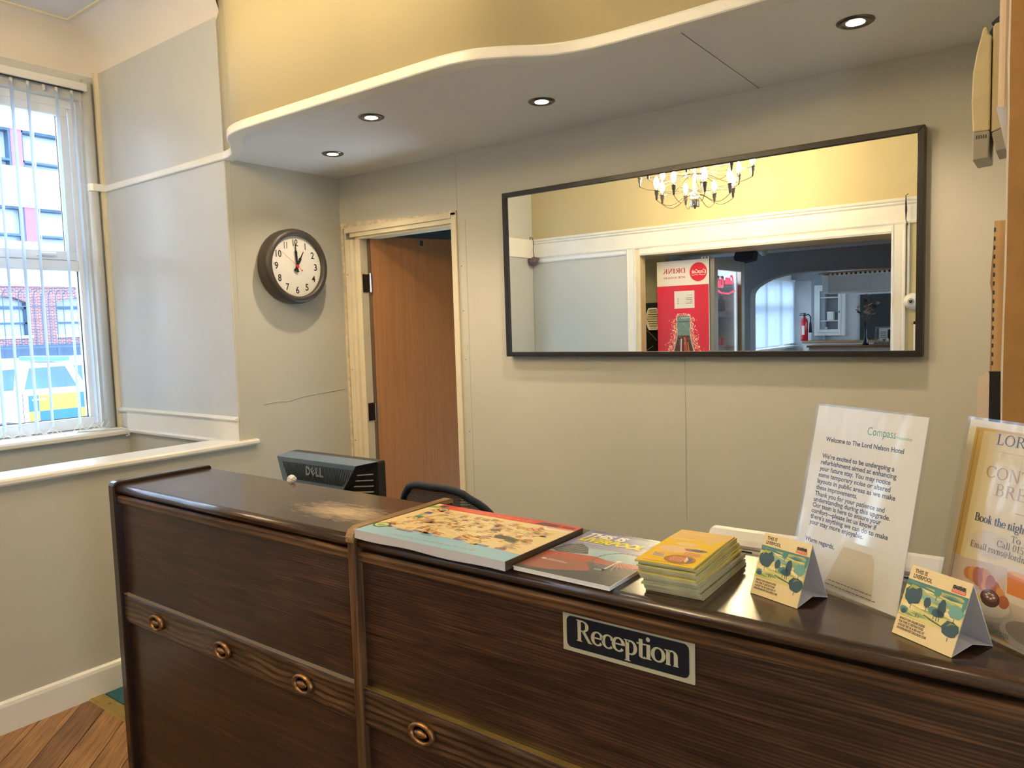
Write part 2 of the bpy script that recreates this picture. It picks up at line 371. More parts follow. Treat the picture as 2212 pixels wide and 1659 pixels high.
# ------------------------------------------------------------------ flat print
class Print:
    """flat inks on a sheet; x right, y up, layers a few hundredths of a millimetre apart"""
    D = .00006
    def __init__(s): s.v = []; s.f = []; s.c = []
    def poly(s, pts, c, L=1):
        o = len(s.v); s.v += [(x, y, L * s.D) for x, y in pts]; s.f.append(tuple(range(o, o + len(pts)))); s.c.append(c)
    def rect(s, x0, y0, x1, y1, c, L=1): s.poly([(x0, y0), (x1, y0), (x1, y1), (x0, y1)], c, L)
    def ell(s, cx, cy, rx, ry, c, L=1, n=24, a=0): 
        s.poly([(cx + rx * cos(t) * cos(a) - ry * sin(t) * sin(a), cy + rx * cos(t) * sin(a) + ry * sin(t) * cos(a)) for t in (2 * pi * k / n for k in range(n))], c, L)
    def line(s, pts, w, c, L=1):
        for i in range(len(pts) - 1):
            (x0, y0), (x1, y1) = pts[i], pts[i + 1]; d = math.hypot(x1 - x0, y1 - y0) or 1
            nx, ny = -(y1 - y0) / d * w / 2, (x1 - x0) / d * w / 2
            s.poly([(x0 - nx, y0 - ny), (x1 - nx, y1 - ny), (x1 + nx, y1 + ny), (x0 + nx, y0 + ny)], c, L)
    def blob(s, cx, cy, rx, ry, c, L=1, rnd=.25, n=16):
        s.poly([(cx + rx * (1 + random.uniform(-rnd, rnd)) * cos(t), cy + ry * (1 + random.uniform(-rnd, rnd)) * sin(t)) for t in (2 * pi * k / n for k in range(n))], c, L)
    def text(s, t, x, y, h, c, L=2, sx=1.0, align='LEFT', shear=0.0, bold=0.0, w=None, sp=1.0):
        """h: cap height. w: fit to this width"""
        cu = bpy.data.curves.new('t', 'FONT'); cu.body = t; cu.size = h / .69; cu.shear = shear; cu.offset = bold * h; cu.space_character = sp
        cu.resolution_u = 3
        o = bpy.data.objects.new('t', cu); me = bpy.data.meshes.new_from_object(o)
        if me.vertices:
            xs = [v.co.x for v in me.vertices]; x0, x1 = min(xs), max(xs)
            k = (w / (x1 - x0)) if w else sx
            off = x - (0 if align == 'LEFT' else (x1 - x0) * k / 2 if align == 'CENTER' else (x1 - x0) * k) - x0 * k
            b = len(s.v); s.v += [(v.co.x * k + off, v.co.y + y, L * s.D) for v in me.vertices]
            for p in me.polygons: s.f.append(tuple(i + b for i in p.vertices)); s.c.append(c)
        bpy.data.objects.remove(o); bpy.data.curves.remove(cu); bpy.data.meshes.remove(me)
    def serif(s, t, x, y, h, c, L=2, align='LEFT', wt=1.0, w=None, sp=.0):
        polys, adv = serif_text(t, wt, sp); k = h; kx = k if not w else w / adv
        off = x - (0 if align == 'LEFT' else adv * kx / 2 if align == 'CENTER' else adv * kx)
        for i, pl in enumerate(polys): s.poly([(px * kx + off, py * k + y) for px, py in pl], c, L + (i % 5) * .12)
    def build(s, name, m, parent, M=None):
        me = bpy.data.meshes.new(name); me.from_pydata(s.v, [], s.f); me.materials.append(MATS[m])
        a = me.color_attributes.new('ink', 'FLOAT_COLOR', 'CORNER')
        for pl, c in zip(me.polygons, s.c):
            for li in pl.loop_indices: a.data[li].color = (*c, 1)
        # wind every face upward
        bm = bmesh.new(); bm.from_mesh(me)
        bm.normal_update()
        rev = [f for f in bm.faces if f.normal.z < 0]
        if rev: bmesh.ops.reverse_faces(bm, faces=rev)
        bm.to_mesh(me); bm.free()
        o = bpy.data.objects.new(name, me); COL.objects.link(o); o.parent = parent
        if M is not None: o.matrix_local = M
        return o
def sheet_matrix(o, ex, ey):
    """local frame: origin o, x along ex, y along ey"""
    ex = Vector(ex).normalized(); ey = Vector(ey).normalized(); ez = ex.cross(ey)
    return Matrix(((ex.x, ey.x, ez.x, o[0]), (ex.y, ey.y, ez.y, o[1]), (ex.z, ey.z, ez.z, o[2]), (0, 0, 0, 1)))

# a small book-face alphabet with serifs, drawn as strokes (cap height 1)
def serif_text(txt, wt=1.0, sp=0.0):
    T, t, SH = .165 * wt, .065 * (.5 + .5 * wt), .045
    out = []; X = 0.0
    def q(*p): out.append([(a + X, b) for a, b in p])
    def v(x, y0, y1, w=T): q((x - w / 2, y0), (x + w / 2, y0), (x + w / 2, y1), (x - w / 2, y1))
    def h(x0, x1, y, w=t): q((x0, y - w / 2), (x1, y - w / 2), (x1, y + w / 2), (x0, y + w / 2))
    def sf(x, y, hw=.15, top=False, l=1, r=1):
        y0, y1 = (y - SH, y) if top else (y, y + SH); q((x - hw * l, y0), (x + hw * r, y0), (x + hw * r, y1), (x - hw * l, y1))
    def d(x0, y0, x1, y1, w): q((x0 - w / 2, y0), (x0 + w / 2, y0), (x1 + w / 2, y1), (x1 - w / 2, y1))
    def a(cx, cy, rx, ry, a0, a1, th=T, tn=t, n=14):
        pr = None
        for i in range(n + 1):
            g = R(a0 + (a1 - a0) * i / n); hw = (tn + (th - tn) * cos(g) ** 2) / 2
            p0 = (cx + (rx - hw) * cos(g), cy + (ry - hw) * sin(g)); p1 = (cx + (rx + hw) * cos(g), cy + (ry + hw) * sin(g))
            if pr: q(pr[0], pr[1], p1, p0)
            pr = (p0, p1)
    xh = .66; r = .27
    for ch in txt:
        W = .62
        if ch == ' ': W = .32
        elif ch == 'R':
            v(.2, 0, 1); sf(.2, 0); sf(.2, 1, top=True, r=.3); h(.2, .42, 1 - t / 2); h(.2, .42, .5); a(.42, .75 - t / 4, .2, .25 - t / 2, -90, 90); d(.78, 0, .42, .5, T); sf(.80, 0, .1); W = .92
        elif ch == 'P':
            v(.2, 0, 1); sf(.2, 0); sf(.2, 1, top=True, r=.3); h(.2, .42, 1 - t / 2); h(.2, .42, .45); a(.42, .72, .22, .27, -90, 90); W = .74
        elif ch == 'B':
            v(.2, 0, 1); sf(.2, 0, r=.3); sf(.2, 1, top=True, r=.3); h(.2, .42, 1 - t / 2); h(.2, .42, .53); h(.2, .44, t / 2); a(.42, .76, .19, .22, -90, 90); a(.44, .28, .23, .26, -90, 90); W = .80
        elif ch == 'E':
            v(.2, 0, 1); sf(.2, 0, r=.3); sf(.2, 1, top=True, r=.3); h(.2, .66, 1 - t / 2); h(.2, .54, .52); h(.2, .68, t / 2); v(.66, .80, 1, t); v(.68, 0, .22, t); v(.54, .43, .61, t); W = .78
        elif ch == 'F':
            v(.2, 0, 1); sf(.2, 0); sf(.2, 1, top=True, r=.3); h(.2, .64, 1 - t / 2); h(.2, .52, .50); v(.64, .78, 1, t); v(.52, .41, .59, t); W = .70
        elif ch == 'L':
            v(.2, 0, 1); sf(.2, 0, r=.3); sf(.2, 1, top=True); h(.2, .64, t / 2); v(.64, 0, .24, t); W = .72
        elif ch in 'OQ': a(.48, .5, .38, .5 - t / 2, 0, 360, n=28); W = .98
        elif ch == 'C':
            a(.46, .5, .36, .5 - t / 2, 42, 318, n=24); v(.74, .72, .96, t * 1.2); v(.76, .10, .26, t); W = .86
        elif ch == 'D':
            v(.2, 0, 1); sf(.2, 0, r=.3); sf(.2, 1, top=True, r=.3); h(.2, .42, 1 - t / 2); h(.2, .42, t / 2); a(.40, .5, .40, .5 - t / 2, -90, 90, n=18); W = .92
        elif ch == 'N':
            v(.16, 0, 1, t); v(.76, 0, 1, t); d(.74, 0, .20, 1, T); sf(.16, 0, .12); sf(.14, 1, .12, top=True); sf(.76, 1, .12, top=True); W = .94
        elif ch == 'T':
            v(.38, 0, 1); sf(.38, 0); h(.04, .72, 1 - t / 2); v(.06, .78, 1, t); v(.70, .78, 1, t); W = .76
        elif ch == 'A':
            d(.08, 0, .40, 1, t); d(.72, 0, .40, 1, T); h(.18, .62, .34); sf(.08, 0, .11); sf(.72, 0, .13); W = .82
        elif ch == 'I': v(.2, 0, 1); sf(.2, 0); sf(.2, 1, top=True); W = .4
        elif ch == 'K':
            v(.2, 0, 1); sf(.2, 0); sf(.2, 1, top=True); d(.30, .45, .70, 1, t); d(.74, 0, .42, .56, T); sf(.70, 1, .1, top=True); sf(.76, 0, .1); W = .88
        elif ch == 'S': a(.34, .75, .24, .22, 30, 250, tn=T * .6); a(.34, .26, .26, .23, -150, 75, tn=T * .6); v(.58, .74, .96, t); v(.08, .04, .26, t); W = .68
        elif ch == 'e': a(.32, xh / 2, .25, xh / 2 - t / 2, 0, 325, n=22); h(.10, .62, xh / 2 + .02); W = .64
        elif ch == 'c': a(.32, xh / 2, .25, xh / 2 - t / 2, 50, 320, n=20); v(.50, xh - .24, xh - .07, T * .6); W = .60
        elif ch == 'o': a(.34, xh / 2, .26, xh / 2 - t / 2, 0, 360, n=24); W = .68
        elif ch == 'p': v(.2, -.30, xh); sf(.2, -.30); sf(.16, xh, .12, top=True, r=.3); a(.36, xh / 2, .24, xh / 2 - t / 2, -130, 130, n=18); W = .70
        elif ch == 'b': v(.2, 0, 1); sf(.16, 1, .12, top=True, r=.3); a(.36, xh / 2, .24, xh / 2 - t / 2, -130, 130, n=18); W = .70
        elif ch == 'd': v(.50, 0, 1); sf(.46, 1, .12, top=True, r=.3); sf(.54, 0, .1); a(.34, xh / 2, .24, xh / 2 - t / 2, 50, 310, n=18); W = .70
        elif ch == 'g': a(.32, .42, .20, .22, 0, 360, n=20); a(.32, .06, .2, .09, 100, 260, th=t * 1.5); h(.3, .48, .0, T * .6); a(.34, -.15, .24, .15, 0, 360, th=t * 1.6, n=20); h(.46, .62, .60, t); W = .64
        elif ch == 't': v(.24, .06, .84); h(.04, .46, xh - t / 2); a(.36, .12, .12, .10, 180, 330, th=T, tn=t); W = .48
        elif ch == 'i': v(.2, 0, xh); sf(.2, 0); sf(.16, xh, .12, top=True, r=.3); a(.19, .88, .05, .05, 0, 360, th=.1, tn=.1); W = .40
        elif ch == 'l': v(.2, 0, 1); sf(.2, 0); sf(.16, 1, .12, top=True, r=.3); W = .40
        elif ch == 'k': v(.2, 0, 1); sf(.2, 0); sf(.16, 1, .12, top=True, r=.3); d(.28, .28, .54, xh, t); d(.58, 0, .36, .38, T); sf(.54, xh, .1, top=True); sf(.60, 0, .1); W = .70
        elif ch == 'h': v(.2, 0, 1); sf(.2, 0, .13); sf(.16, 1, .12, top=True, r=.3); a(.38, xh - .24, .18, .22, 0, 150); v(.56, 0, xh - .24); sf(.56, 0, .13); W = .74
        elif ch == 'n': v(.2, 0, xh); sf(.2, 0, .13); sf(.16, xh, .12, top=True, r=.3); a(.38, xh - .24, .18, .22, 0, 150); v(.56, 0, xh - .24); sf(.56, 0, .13); W = .74
        elif ch == 'm':
            v(.2, 0, xh); sf(.2, 0, .13); sf(.16, xh, .12, top=True, r=.3)
            for kx in (0, .34): a(.37 + kx, xh - .23, .17, .21, 0, 150); v(.54 + kx, 0, xh - .24); sf(.54 + kx, 0, .13)
            W = 1.06
        elif ch == 'r': v(.2, 0, xh); sf(.2, 0); sf(.16, xh, .12, top=True, r=.3); a(.36, xh - .20, .14, .17, 40, 150); W = .50
        elif ch == 's': a(.27, .49, .16, .15, 30, 250, tn=T * .6); a(.27, .18, .17, .15, -150, 75, tn=T * .6); W = .50
        elif ch == 'v': d(.32, 0, .10, xh, T); d(.32, 0, .54, xh, t); sf(.10, xh, .12, top=True); sf(.54, xh, .1, top=True); W = .62
        elif ch == 'a': a(.28, .48, .16, .15, 0, 150); v(.44, .08, .5); a(.28, .17, .17, .14, 0, 360, n=18); sf(.48, 0, .09); W = .58
        elif ch == 'f': v(.22, 0, .8); sf(.22, 0); h(.06, .44, xh - t / 2); a(.38, .82, .16, .14, 60, 180); W = .42
        elif ch == '@': a(.46, .36, .40, .42, 0, 300, th=t, n=26); a(.46, .36, .18, .2, 0, 360, th=t * 1.3); v(.66, .18, .56, t); W = .94
        elif ch == '0': a(.32, .5, .24, .5 - t / 2, 0, 360, n=22); W = .64
        elif ch == '1': v(.26, 0, 1); sf(.26, 0); d(.12, .82, .26, .95, t * 1.4); W = .50
        elif ch == '5': a(.30, .30, .24, .28, -140, 130); v(.14, .50, 1, t); h(.12, .54, .96, T * .6); W = .64
        elif ch == '-': h(.05, .75, .4, t); W = .8
        elif ch == '£': a(.42, .70, .2, .26, 20, 200); v(.26, .06, .7); h(.08, .54, .45, t); h(.06, .68, .05, T * .6); W = .74
        X += W + sp
    return out, X

# ================================================================== THE SETTING
ZC = 3.22           # flat ceiling
XB, YB = -1.25, -3.73
# floor: dark sub-floor, boards laid at 45 degrees in the public part
fl = struct('floor', B(-1.35, -13.2, -.06, 4.4, .9, -.016), 'dark_brown', label='dark sub floor under the boards', cat='floor')
def clip(poly, x0, y0, x1, y1):
    for ax, lim, sgn in ((0, x0, 1), (0, x1, -1), (1, y0, 1), (1, y1, -1)):
        out = []
        for i in range(len(poly)):
            a, b = poly[i], poly[(i + 1) % len(poly)]
            ia, ib = (a[ax] - lim) * sgn >= 0, (b[ax] - lim) * sgn >= 0
            if ia: out.append(a)
            if ia != ib:
                t = (lim - a[ax]) / (b[ax] - a[ax]); out.append((a[0] + t * (b[0] - a[0]), a[1] + t * (b[1] - a[1])))
        poly = out
        if len(poly) < 3: return None
    return poly
e1 = Vector((1, -1)).normalized(); e2 = Vector((1, 1)).normalized(); wpl = .1135
rng = random.Random(3)
for k in range(-44, 20):
    # board edges cross y = -1.495 at x = 0, .16, .325 ...
    o0 = Vector((-.002, -1.50)) + e2 * (k * wpl); s0 = -4.5 + rng.uniform(0, 1.1)
    if k == 0: s0 = -.42 - 4.4
    while s0 < 5:
        L = 1.1
        pl = [o0 + e1 * (s0 + .0012), o0 + e1 * (s0 + L - .0012), o0 + e1 * (s0 + L - .0012) + e2 * (wpl - .0035), o0 + e1 * (s0 + .0012) + e2 * (wpl - .0035)]
        c = clip([tuple(p) for p in pl], .004, -3.73, 4.2, -1.494)
        if c and len(c) > 2 and abs(sum(c[i][0] * c[(i + 1) % len(c)][1] - c[(i + 1) % len(c)][0] * c[i][1] for i in range(len(c)))) > .004:
            cx = sum(p[0] for p in c) / len(c); cy = sum(p[1] for p in c) / len(c)
            # boards under the counter and far behind the camera show nothing
            if cx < 2.2 or cy < -1.8:
                Rm = Matrix.Rotation(R(-45), 4, 'Z')
                mm = MB().prism([tuple((Rm @ Vector((x - cx, y - cy, 0)))[:2]) for x, y in c], -.016, rng.uniform(-.0004, .0006))
                ob = mm.build('plank', rng.choice(['plank_a', 'plank_a', 'plank_b']), fl)
                ob.location = (cx, cy, 0); ob.rotation_euler = (0, 0, R(45))
        s0 += L
th = struct('trim_1', MB().prism([(-1.495, 0), (-1.43, 0), (-1.435, .005), (-1.445, .007), (-1.448, .0055), (-1.477, .0055), (-1.48, .007), (-1.49, .005)], .001, .98, 'x'), 'brass', label='brass threshold strip between the floorboards and the teal carpet', cat='threshold')
for x in (.13, .27, .52, .77): MB().lathe([(.004, .0052), (.0035, .0068), (0, .0072)], 10, cx=x, cy=-1.462).build('screw', 'dark_chrome', th)
tag(B(.001, -1.43, -.014, 3.17, -.003, .004).build('carpet', 'carpet_teal'), 'speckled teal carpet beside the brass threshold strip', 'carpet', kind='structure')
struct('floor_bar', B(-1.25, -13.1, -.015, 4.3, -3.74, 0), 'wood_bar', label='brown floor of the bar room seen in the mirror', cat='floor')

# back wall (behind the counter) with the door opening
mb = MB(); mb.box(-.3, .0, 0, .045, .12, 2.1).box(.865, 0, 0, 4.3, .12, ZC).box(-.3, 0, 2.09, .865, .12, ZC)
wb = struct('wall_back', mb, 'wall_paint', label='grey green painted wall behind the counter', cat='wall')
def seam(parent, x0, y0, z0, x1, y1, z1, m='seam_grey'): return B(x0, y0, z0, x1, y1, z1).build('panel_joint', m, parent)
seam(wb, 2.046, -.0012, .7, 2.0475, .001, 1.376); seam(wb, .8655, -.0012, 2.09, .867, .001, 2.36)
seam(wb, .915, -.0012, .6, .9162, .001, 2.05)
# patches of filler and chips in the paint
def chip(parent, x, z, rx, rz, m='gloss_white', plane='y', off=0.0):
    n = 9; pts = [(x + rx * cos(2 * pi * i / n) * random.uniform(.7, 1.2), z + rz * sin(2 * pi * i / n) * random.uniform(.7, 1.2)) for i in range(n)]
    mb = MB().prism(pts, -.0022, .0005, 'y') if plane == 'y' else MB().prism(pts, -.0005, .0022, 'x')
    return mb.build('filler_patch', m, parent)
for x, z, a, b in ((1.30, .74, .008, .012), (1.705, .72, .006, .011), (1.70, .66, .007, .006), (2.86, .98, .010, .012), (.90, 1.42, .006, .016), (2.865, 2.22, .010, .003)):
    chip(wb, x, z, a, b, 'wall_paint')
for x, z in ((.885, 1.60), (.89, 1.36), (.90, 1.0), (.882, 1.82)): chip(wb, x, z, .0022, .0022, 'slot_dark')

# block at the left: clock wall (x = 0) and the window reveal (y = -0.70)
wl = struct('wall_left', B(-1.25, -.70, 0, 0, 0, 3.3), 'wall_paint', label='wall with the round clock beside the door', cat='wall')
mb = MB().box(-1.25, -.7015, .99, -.002, -.6995, 3.03); mb.build('reveal_face', 'reveal_paint', wl)
crack = MB().tube([(.0005, -.56, 1.158), (.0012, -.47, 1.163), (.0012, -.40, 1.160), (.0012, -.34, 1.172), (.0012, -.27, 1.178), (.0012, -.16, 1.185), (.0012, -.02, 1.192)], .0016, 5)
crack.build('crack', 'wall_paint', wl)
chip(wl, -.42, 1.157, .008, .006, 'wall_paint', 'x'); chip(wl, -.20, 1.165, .009, .007, 'wall_paint', 'x'); chip(wl, -.40, 1.30, .006, .014, 'wall_paint', 'x')
seam(wl, -.0005, -.6705, 1.6, .0008, -.6695, 2.36)
seam(wl, -.0005, -.701, .99, .0012, -.697, 2.36, 'cream_trim')

# low wall in front of the window bay, with its ledge
ww = struct('wall_low', B(-.14, -3.73, 0, 0, -.70, .962), 'wall_paint', label='low wall under the white ledge', cat='wall')
mb = MB().prism([(-.172, .962), (.022, .962), (.028, .970), (.028, .982), (.020, .990), (-.172, .990)], -3.73, -.61, 'y')
struct('trim_2', mb, 'gloss_white', label='long white ledge on the low wall in front of the window', cat='ledge')
# bay wall under the window, window wall with opening
mb = MB().box(-1.38, -3.86, 0, -1.13, 0, .95)
mb.box(-1.38, -.79, .95, XB, 0, 3.3).box(-1.38, -3.86, .95, XB, -3.25, 3.3).box(-1.38, -3.25, 2.87, XB, -.79, 3.3)
struct('wall_window', mb, 'reveal_paint', label='outside wall around the window', cat='wall')
# casing column beside the window
mb = MB(); mb.prism([(XB - .03, -.70), (XB - .03, -.79), (XB + .02, -.79)] + [(XB + .02 + .03 * sin(t), -.76 - .03 * cos(t)) for t in [pi * k / 8 for k in range(1, 8)]] + [(XB + .02, -.73), (XB + .035, -.70)], .99, 2.97)
smoothed(struct('trim_3', mb, 'reveal_paint', label='rounded casing beside the window', cat='casing'))
struct('trim_27', MB().box(-1.37, -.802, .95, XB + .022, -.783, 2.87), 'reveal_paint', label='painted lining between window frame and casing', cat='trim')
mb = MB().prism([(XB + .036, -.70), (XB + .036, -.725), (XB + .05, -.722), (XB + .05, -.70)], .99, 3.03)
struct('trim_4', mb, 'cream_trim', label='cream painted bead in the window corner', cat='trim')
struct('trim_5', B(XB - .02, -3.25, 2.86, XB + .03, -.79, 2.99), 'reveal_paint', label='painted lintel band above the blind', cat='trim')
# sill
mb = MB().prism([(-1.36, .955), (-1.10, .955), (-1.088, .962), (-1.088, .978), (-1.10, .988), (-1.36, 1.0)], -3.6, -.712, 'y')
struct('window_sill', mb, 'gloss_white', label='white inner window sill', cat='sill')
# white rails low on the reveal
struct('trim_6', MB().prism([(-.70, 1.088), (-.722, 1.090), (-.726, 1.098), (-.712, 1.104), (-.70, 1.110)], -1.19, -.002, 'x'), 'gloss_white', label='upper white rail low on the window reveal', cat='rail')
struct('trim_7', MB().prism([(-.70, .985), (-.7105, .985), (-.7105, 1.088), (-.70, 1.088)], -1.12, -.002, 'x'), 'gloss_white', label='white board between the two reveal rails', cat='board')
struct('trim_8', MB().prism([(-.70, .968), (-.725, .970), (-.728, .982), (-.712, .990), (-.70, .990)], -1.10, -.16, 'x'), 'gloss_white', label='lower white rail meeting the ledge', cat='rail')

# cove and ceiling of the bay
def cove_profile(r, n=8): return [(r * (1 - cos(pi / 2 * k / n)), r * sin(pi / 2 * k / n)) for k in range(n + 1)]
cr = .21; pf = cove_profile(cr)
mb = MB(); mb.smooth = True
z0 = 3.012
a = []; b = []; c = []
for dx, dz in pf:
    a.append((.03, -.70 - dx, z0 + dz)); b.append((XB + dx, -.70 - dx, z0 + dz)); c.append((XB + dx, YB, z0 + dz))
n = len(pf)
mb.add(a + b + c, [(i, n + i, n + i + 1, i + 1) for i in range(n - 1)] + [(n + i, 2 * n + i, 2 * n + i + 1, n + i + 1) for i in range(n - 1)])
struct('ceiling_cove', mb, 'cove_white', label='curved plaster cove above the window', cat='cove')
struct('trim_9', MB().prism([(XB + cr, -.70 - cr), (XB + cr, YB), (XB + cr + .012, YB), (XB + cr + .012, -.70 - cr - .012), (4.2, -.70 - cr - .012), (4.2, -.70 - cr)], ZC - .006, ZC + .01), 'cream_trim', label='thin gilded line around the flat ceiling', cat='trim')
struct('ceiling', B(-1.3, YB - .5, ZC + .002, 4.3, .2, ZC + .06), 'bar_light', label='flat grey ceiling inside the cove', cat='ceiling')

# bulkhead over the counter with its wavy front
edge = [(0.0, -.70), (.05, -.705), (.13, -.73), (.20, -.775), (.29, -.84), (.36, -.895), (.43, -.93), (.52, -.948), (.62, -.951), (.8, -.951), (1.1, -.951), (1.4, -.951), (1.6, -.950), (1.68, -.944), (1.75, -.928), (1.80, -.905), (1.855, -.872), (1.90, -.838), (1.95, -.806), (2.0, -.785), (2.06, -.769), (2.16, -.758), (2.3, -.755), (2.7, -.755), (3.2, -.755), (4.2, -.755)]
poly = edge + [(4.2, 0), (0, 0)]
bk = MB(); bk.mi = 0; n = len(poly)
bk.prism(poly, 2.378, 3.3)
for k in range(len(bk.f)): bk.m[k] = 0
bko = struct('wall_bulkhead', bk, 'wall_warm_lit', label='bulkhead wall curving over the counter, warm lamplight put into its yellow colour', cat='wall')
for pl in bko.data.polygons:
    if abs(pl.normal.z) < .1: pl.use_smooth = True
inner = [(x, y + .03) for x, y in edge[1:]]
struct('soffit', MB().prism([(0, -.67)] + inner + [(4.2, 0), (0, 0)], 2.366, 2.379), 'soffit_paint', label='grey underside of the bulkhead with recessed lamps', cat='soffit')
# moulded lip along the curve: sweep a profile
def sweep(path, prof, name, m, **kw):
    mb = MB(); n = len(prof); N = len(path); mb.smooth = False
    for i, (x, y) in enumerate(path):
        a = path[max(0, i - 1)]; b = path[min(N - 1, i + 1)]; tx, ty = b[0] - a[0], b[1] - a[1]; l = math.hypot(tx, ty); nx, ny = ty / l, -tx / l
        mb.v += [(x + nx * o, y + ny * o, z) for o, z in prof]
    for i in range(N - 1):
        for k in range(n): mb.face((i * n + k, (i + 1) * n + k, (i + 1) * n + (k + 1) % n, i * n + (k + 1) % n))
    mb.face(tuple(range(n))); mb.face(tuple((N - 1) * n + k for k in range(n))[::-1])
    return struct(name, mb, m, **kw)
lip = [(-.045, 2.358), (.012, 2.358), (.016, 2.361), (.017, 2.366), (.017, 2.388), (.014, 2.394), (.006, 2.398), (-.045, 2.398)]
sm = []
for i in range(len(edge) - 1):   # refine
    for k in range(3):
        t = k / 3; p0, p1, p2, p3 = edge[max(0, i - 1)], edge[i], edge[i + 1], edge[min(len(edge) - 1, i + 2)]
        sm.append(tuple(.5 * (2 * p1[j] + (p2[j] - p0[j]) * t + (2 * p0[j] - 5 * p1[j] + 4 * p2[j] - p3[j]) * t * t + (3 * p1[j] - p0[j] - 3 * p2[j] + p3[j]) * t ** 3) for j in (0, 1)))
sm.append(edge[-1])
sweep([(XB + .0, -.70), (-.8, -.70), (-.4, -.70), (-.1, -.70)] + sm, [(o - .0, z) for o, z in lip], 'trim_10', 'cream_trim' if 0 else 'gloss_white', label='white moulding along the wavy bulkhead edge and the reveal', cat='moulding')
struct('trim_11', MB().prism([(XB, -.79), (XB + .05, -.79), (XB + .06, -.775), (XB + .06, -.70), (XB, -.70)], 2.36, 2.40), 'gloss_white', label='short white rail block on the window casing', cat='moulding')
seam_s = B(2.3495, -.74, 2.3652, 2.3510, -.002, 2.3665).build('ceiling_joint', 'slot_dark', bpy.data.objects['soffit'])

# baseboard
mb = MB().prism([(0, .0), (.018, .0), (.018, .105), (.014, .118), (.006, .124), (0, .125)], -3.72, -.001, 'y')
struct('baseboard_left', mb, 'gloss_white', label='white skirting board along the low wall', cat='baseboard')

# opposite wall (seen in the mirror) with the wide opening
mb = MB().box(XB - .1, YB - .10, 0, .0, YB, 3.3).box(XB - .1, YB - .58, 0, .03, YB - .48, 3.3).box(2.19, YB - .48, 0, 4.3, YB, 3.3).box(0, YB - .48, 2.15, 2.19, YB, 3.3).box(-1.25, YB - .48, 2.15, 0, YB - .10, 3.3)
wo = struct('wall_opposite', mb, 'wall_warm_lit', label='wall with the wide opening seen in the mirror', cat='wall')
def mould(name, x0, x1, z0, prof, m, label):   # prof: (proud, z) ; runs along x on the face y = YB
    return struct(name, MB().prism([(YB + o, z0 + z) for o, z in prof][::-1], x0, x1, 'x'), m, label=label, cat='moulding')
mould('trim_12', XB, 4.2, 2.215, [(0, 0), (.022, 0), (.026, .012), (.018, .022), (.018, .140), (.030, .152), (.030, .165), (.040, .172), (.044, .185), (.044, .192), (0, .192)], 'gloss_white', 'deep white cornice board above the opening')
mould('trim_13', XB, -.14, 2.165, [(0, 0), (.012, 0), (.020, .012), (.020, .034), (.012, .042), (.012, .05), (0, .05)], 'upvc', 'thin white moulding above the pale wall panel')
struct('trim_14', B(XB + .001, YB, 2.216, XB + .02, -3.3, 2.405), 'gloss_white', label='white cornice board returning on the window wall', cat='moulding')
struct('trim_15', B(XB + .005, YB + .0005, 0, -.14, YB + .004, 2.165), 'panel_blue', label='pale blue wall panel left of the opening', cat='panel')
def casing(name, x0, x1, label):
    mb = MB().prism([(x0, YB), (x0, YB + .016), (x0 + .012, YB + .026), (x0 + .022, YB + .018), (x1 - .022, YB + .018), (x1 - .012, YB + .026), (x1, YB + .026), (x1, YB)][::-1], 0, 2.215)
    return struct(name, mb, 'gloss_white', label=label, cat='casing')
casing('trim_16', -.14, -.045, 'white door casing left of the wide opening')
casing('trim_17', 2.165, 2.265, 'white door casing right of the wide opening')
struct('trim_18', B(-.045, YB, 0, .0, YB + .012, 2.215), 'cream_trim', label='cream strip inside the left casing', cat='casing')
struct('trim_19', MB().prism([(YB, 2.148), (YB + .016, 2.148), (YB + .024, 2.165), (YB + .016, 2.19), (YB + .016, 2.215), (YB, 2.215)], 0, 2.165, 'x'), 'gloss_white', label='white head moulding over the wide opening', cat='moulding')
struct('trim_20', B(2.266, YB + .0005, 0, 4.2, YB + .004, 2.215), 'wall_warm_lit', label='cream wall panel right of the opening', cat='panel')
struct('trim_21', MB().box(2.325, YB + .004, .9, 2.345, YB + .014, 1.46).box(2.325, YB + .004, 1.44, 2.8, YB + .014, 1.46), 'gloss_white', label='raised panel moulding right of the opening', cat='moulding')
struct('trim_22', B(2.278, YB + .003, 1.64, 2.292, YB + .022, 2.215), 'bar_light', label='grey cable trunking right of the opening', cat='trunking')
mb = MB().box(1.1885, YB, 2.535, 1.1905, YB + .001, 2.815).box(.99, YB, 2.534, 1.19, YB + .001, 2.536)
struct('trim_23', mb, 'chipped_trim', label='outline of a blanked hatch high on the wall', cat='seam')
struct('wall_right', MB().box(4.2, -13.2, 0, 4.3, -12.3, 3.3).box(4.2, -8.7, 0, 4.3, -3.15, 3.3).box(4.2, -12.3, 0, 4.3, -8.7, .9).box(4.2, -12.3, 2.4, 4.3, -8.7, 3.3).box(4.2, -2.55, 0, 4.3, .1, 3.3).box(4.2, -3.15, 2.2, 4.3, -2.55, 3.3), 'wall_paint', label='right wall outside the frame', cat='wall')
ed = empty('door_added', (4.25, -2.85, 0)); tag(ed, 'added glazed door in the right wall, unseen, put in to let daylight in', 'door', kind='structure')  # added opening, out of view, lets fill daylight in from the right
MB().box(-.03, -.30, 0, .03, -.23, 2.2).box(-.03, .23, 0, .03, .30, 2.2).box(-.03, -.23, 2.12, .03, .23, 2.2).box(-.03, -.23, 0, .03, .23, .12).build('door_frame', 'upvc', ed)
B(-.004, -.23, .12, .004, .23, 2.12).build('pane', 'glass_pane', ed)
wn4 = empty('window_4', (4.25, -10.5, 1.65)); tag(wn4, 'added wide side window of the bar room, unseen, put in for daylight', 'window', kind='structure')  # added opening, out of view, brings daylight onto the bar canopy
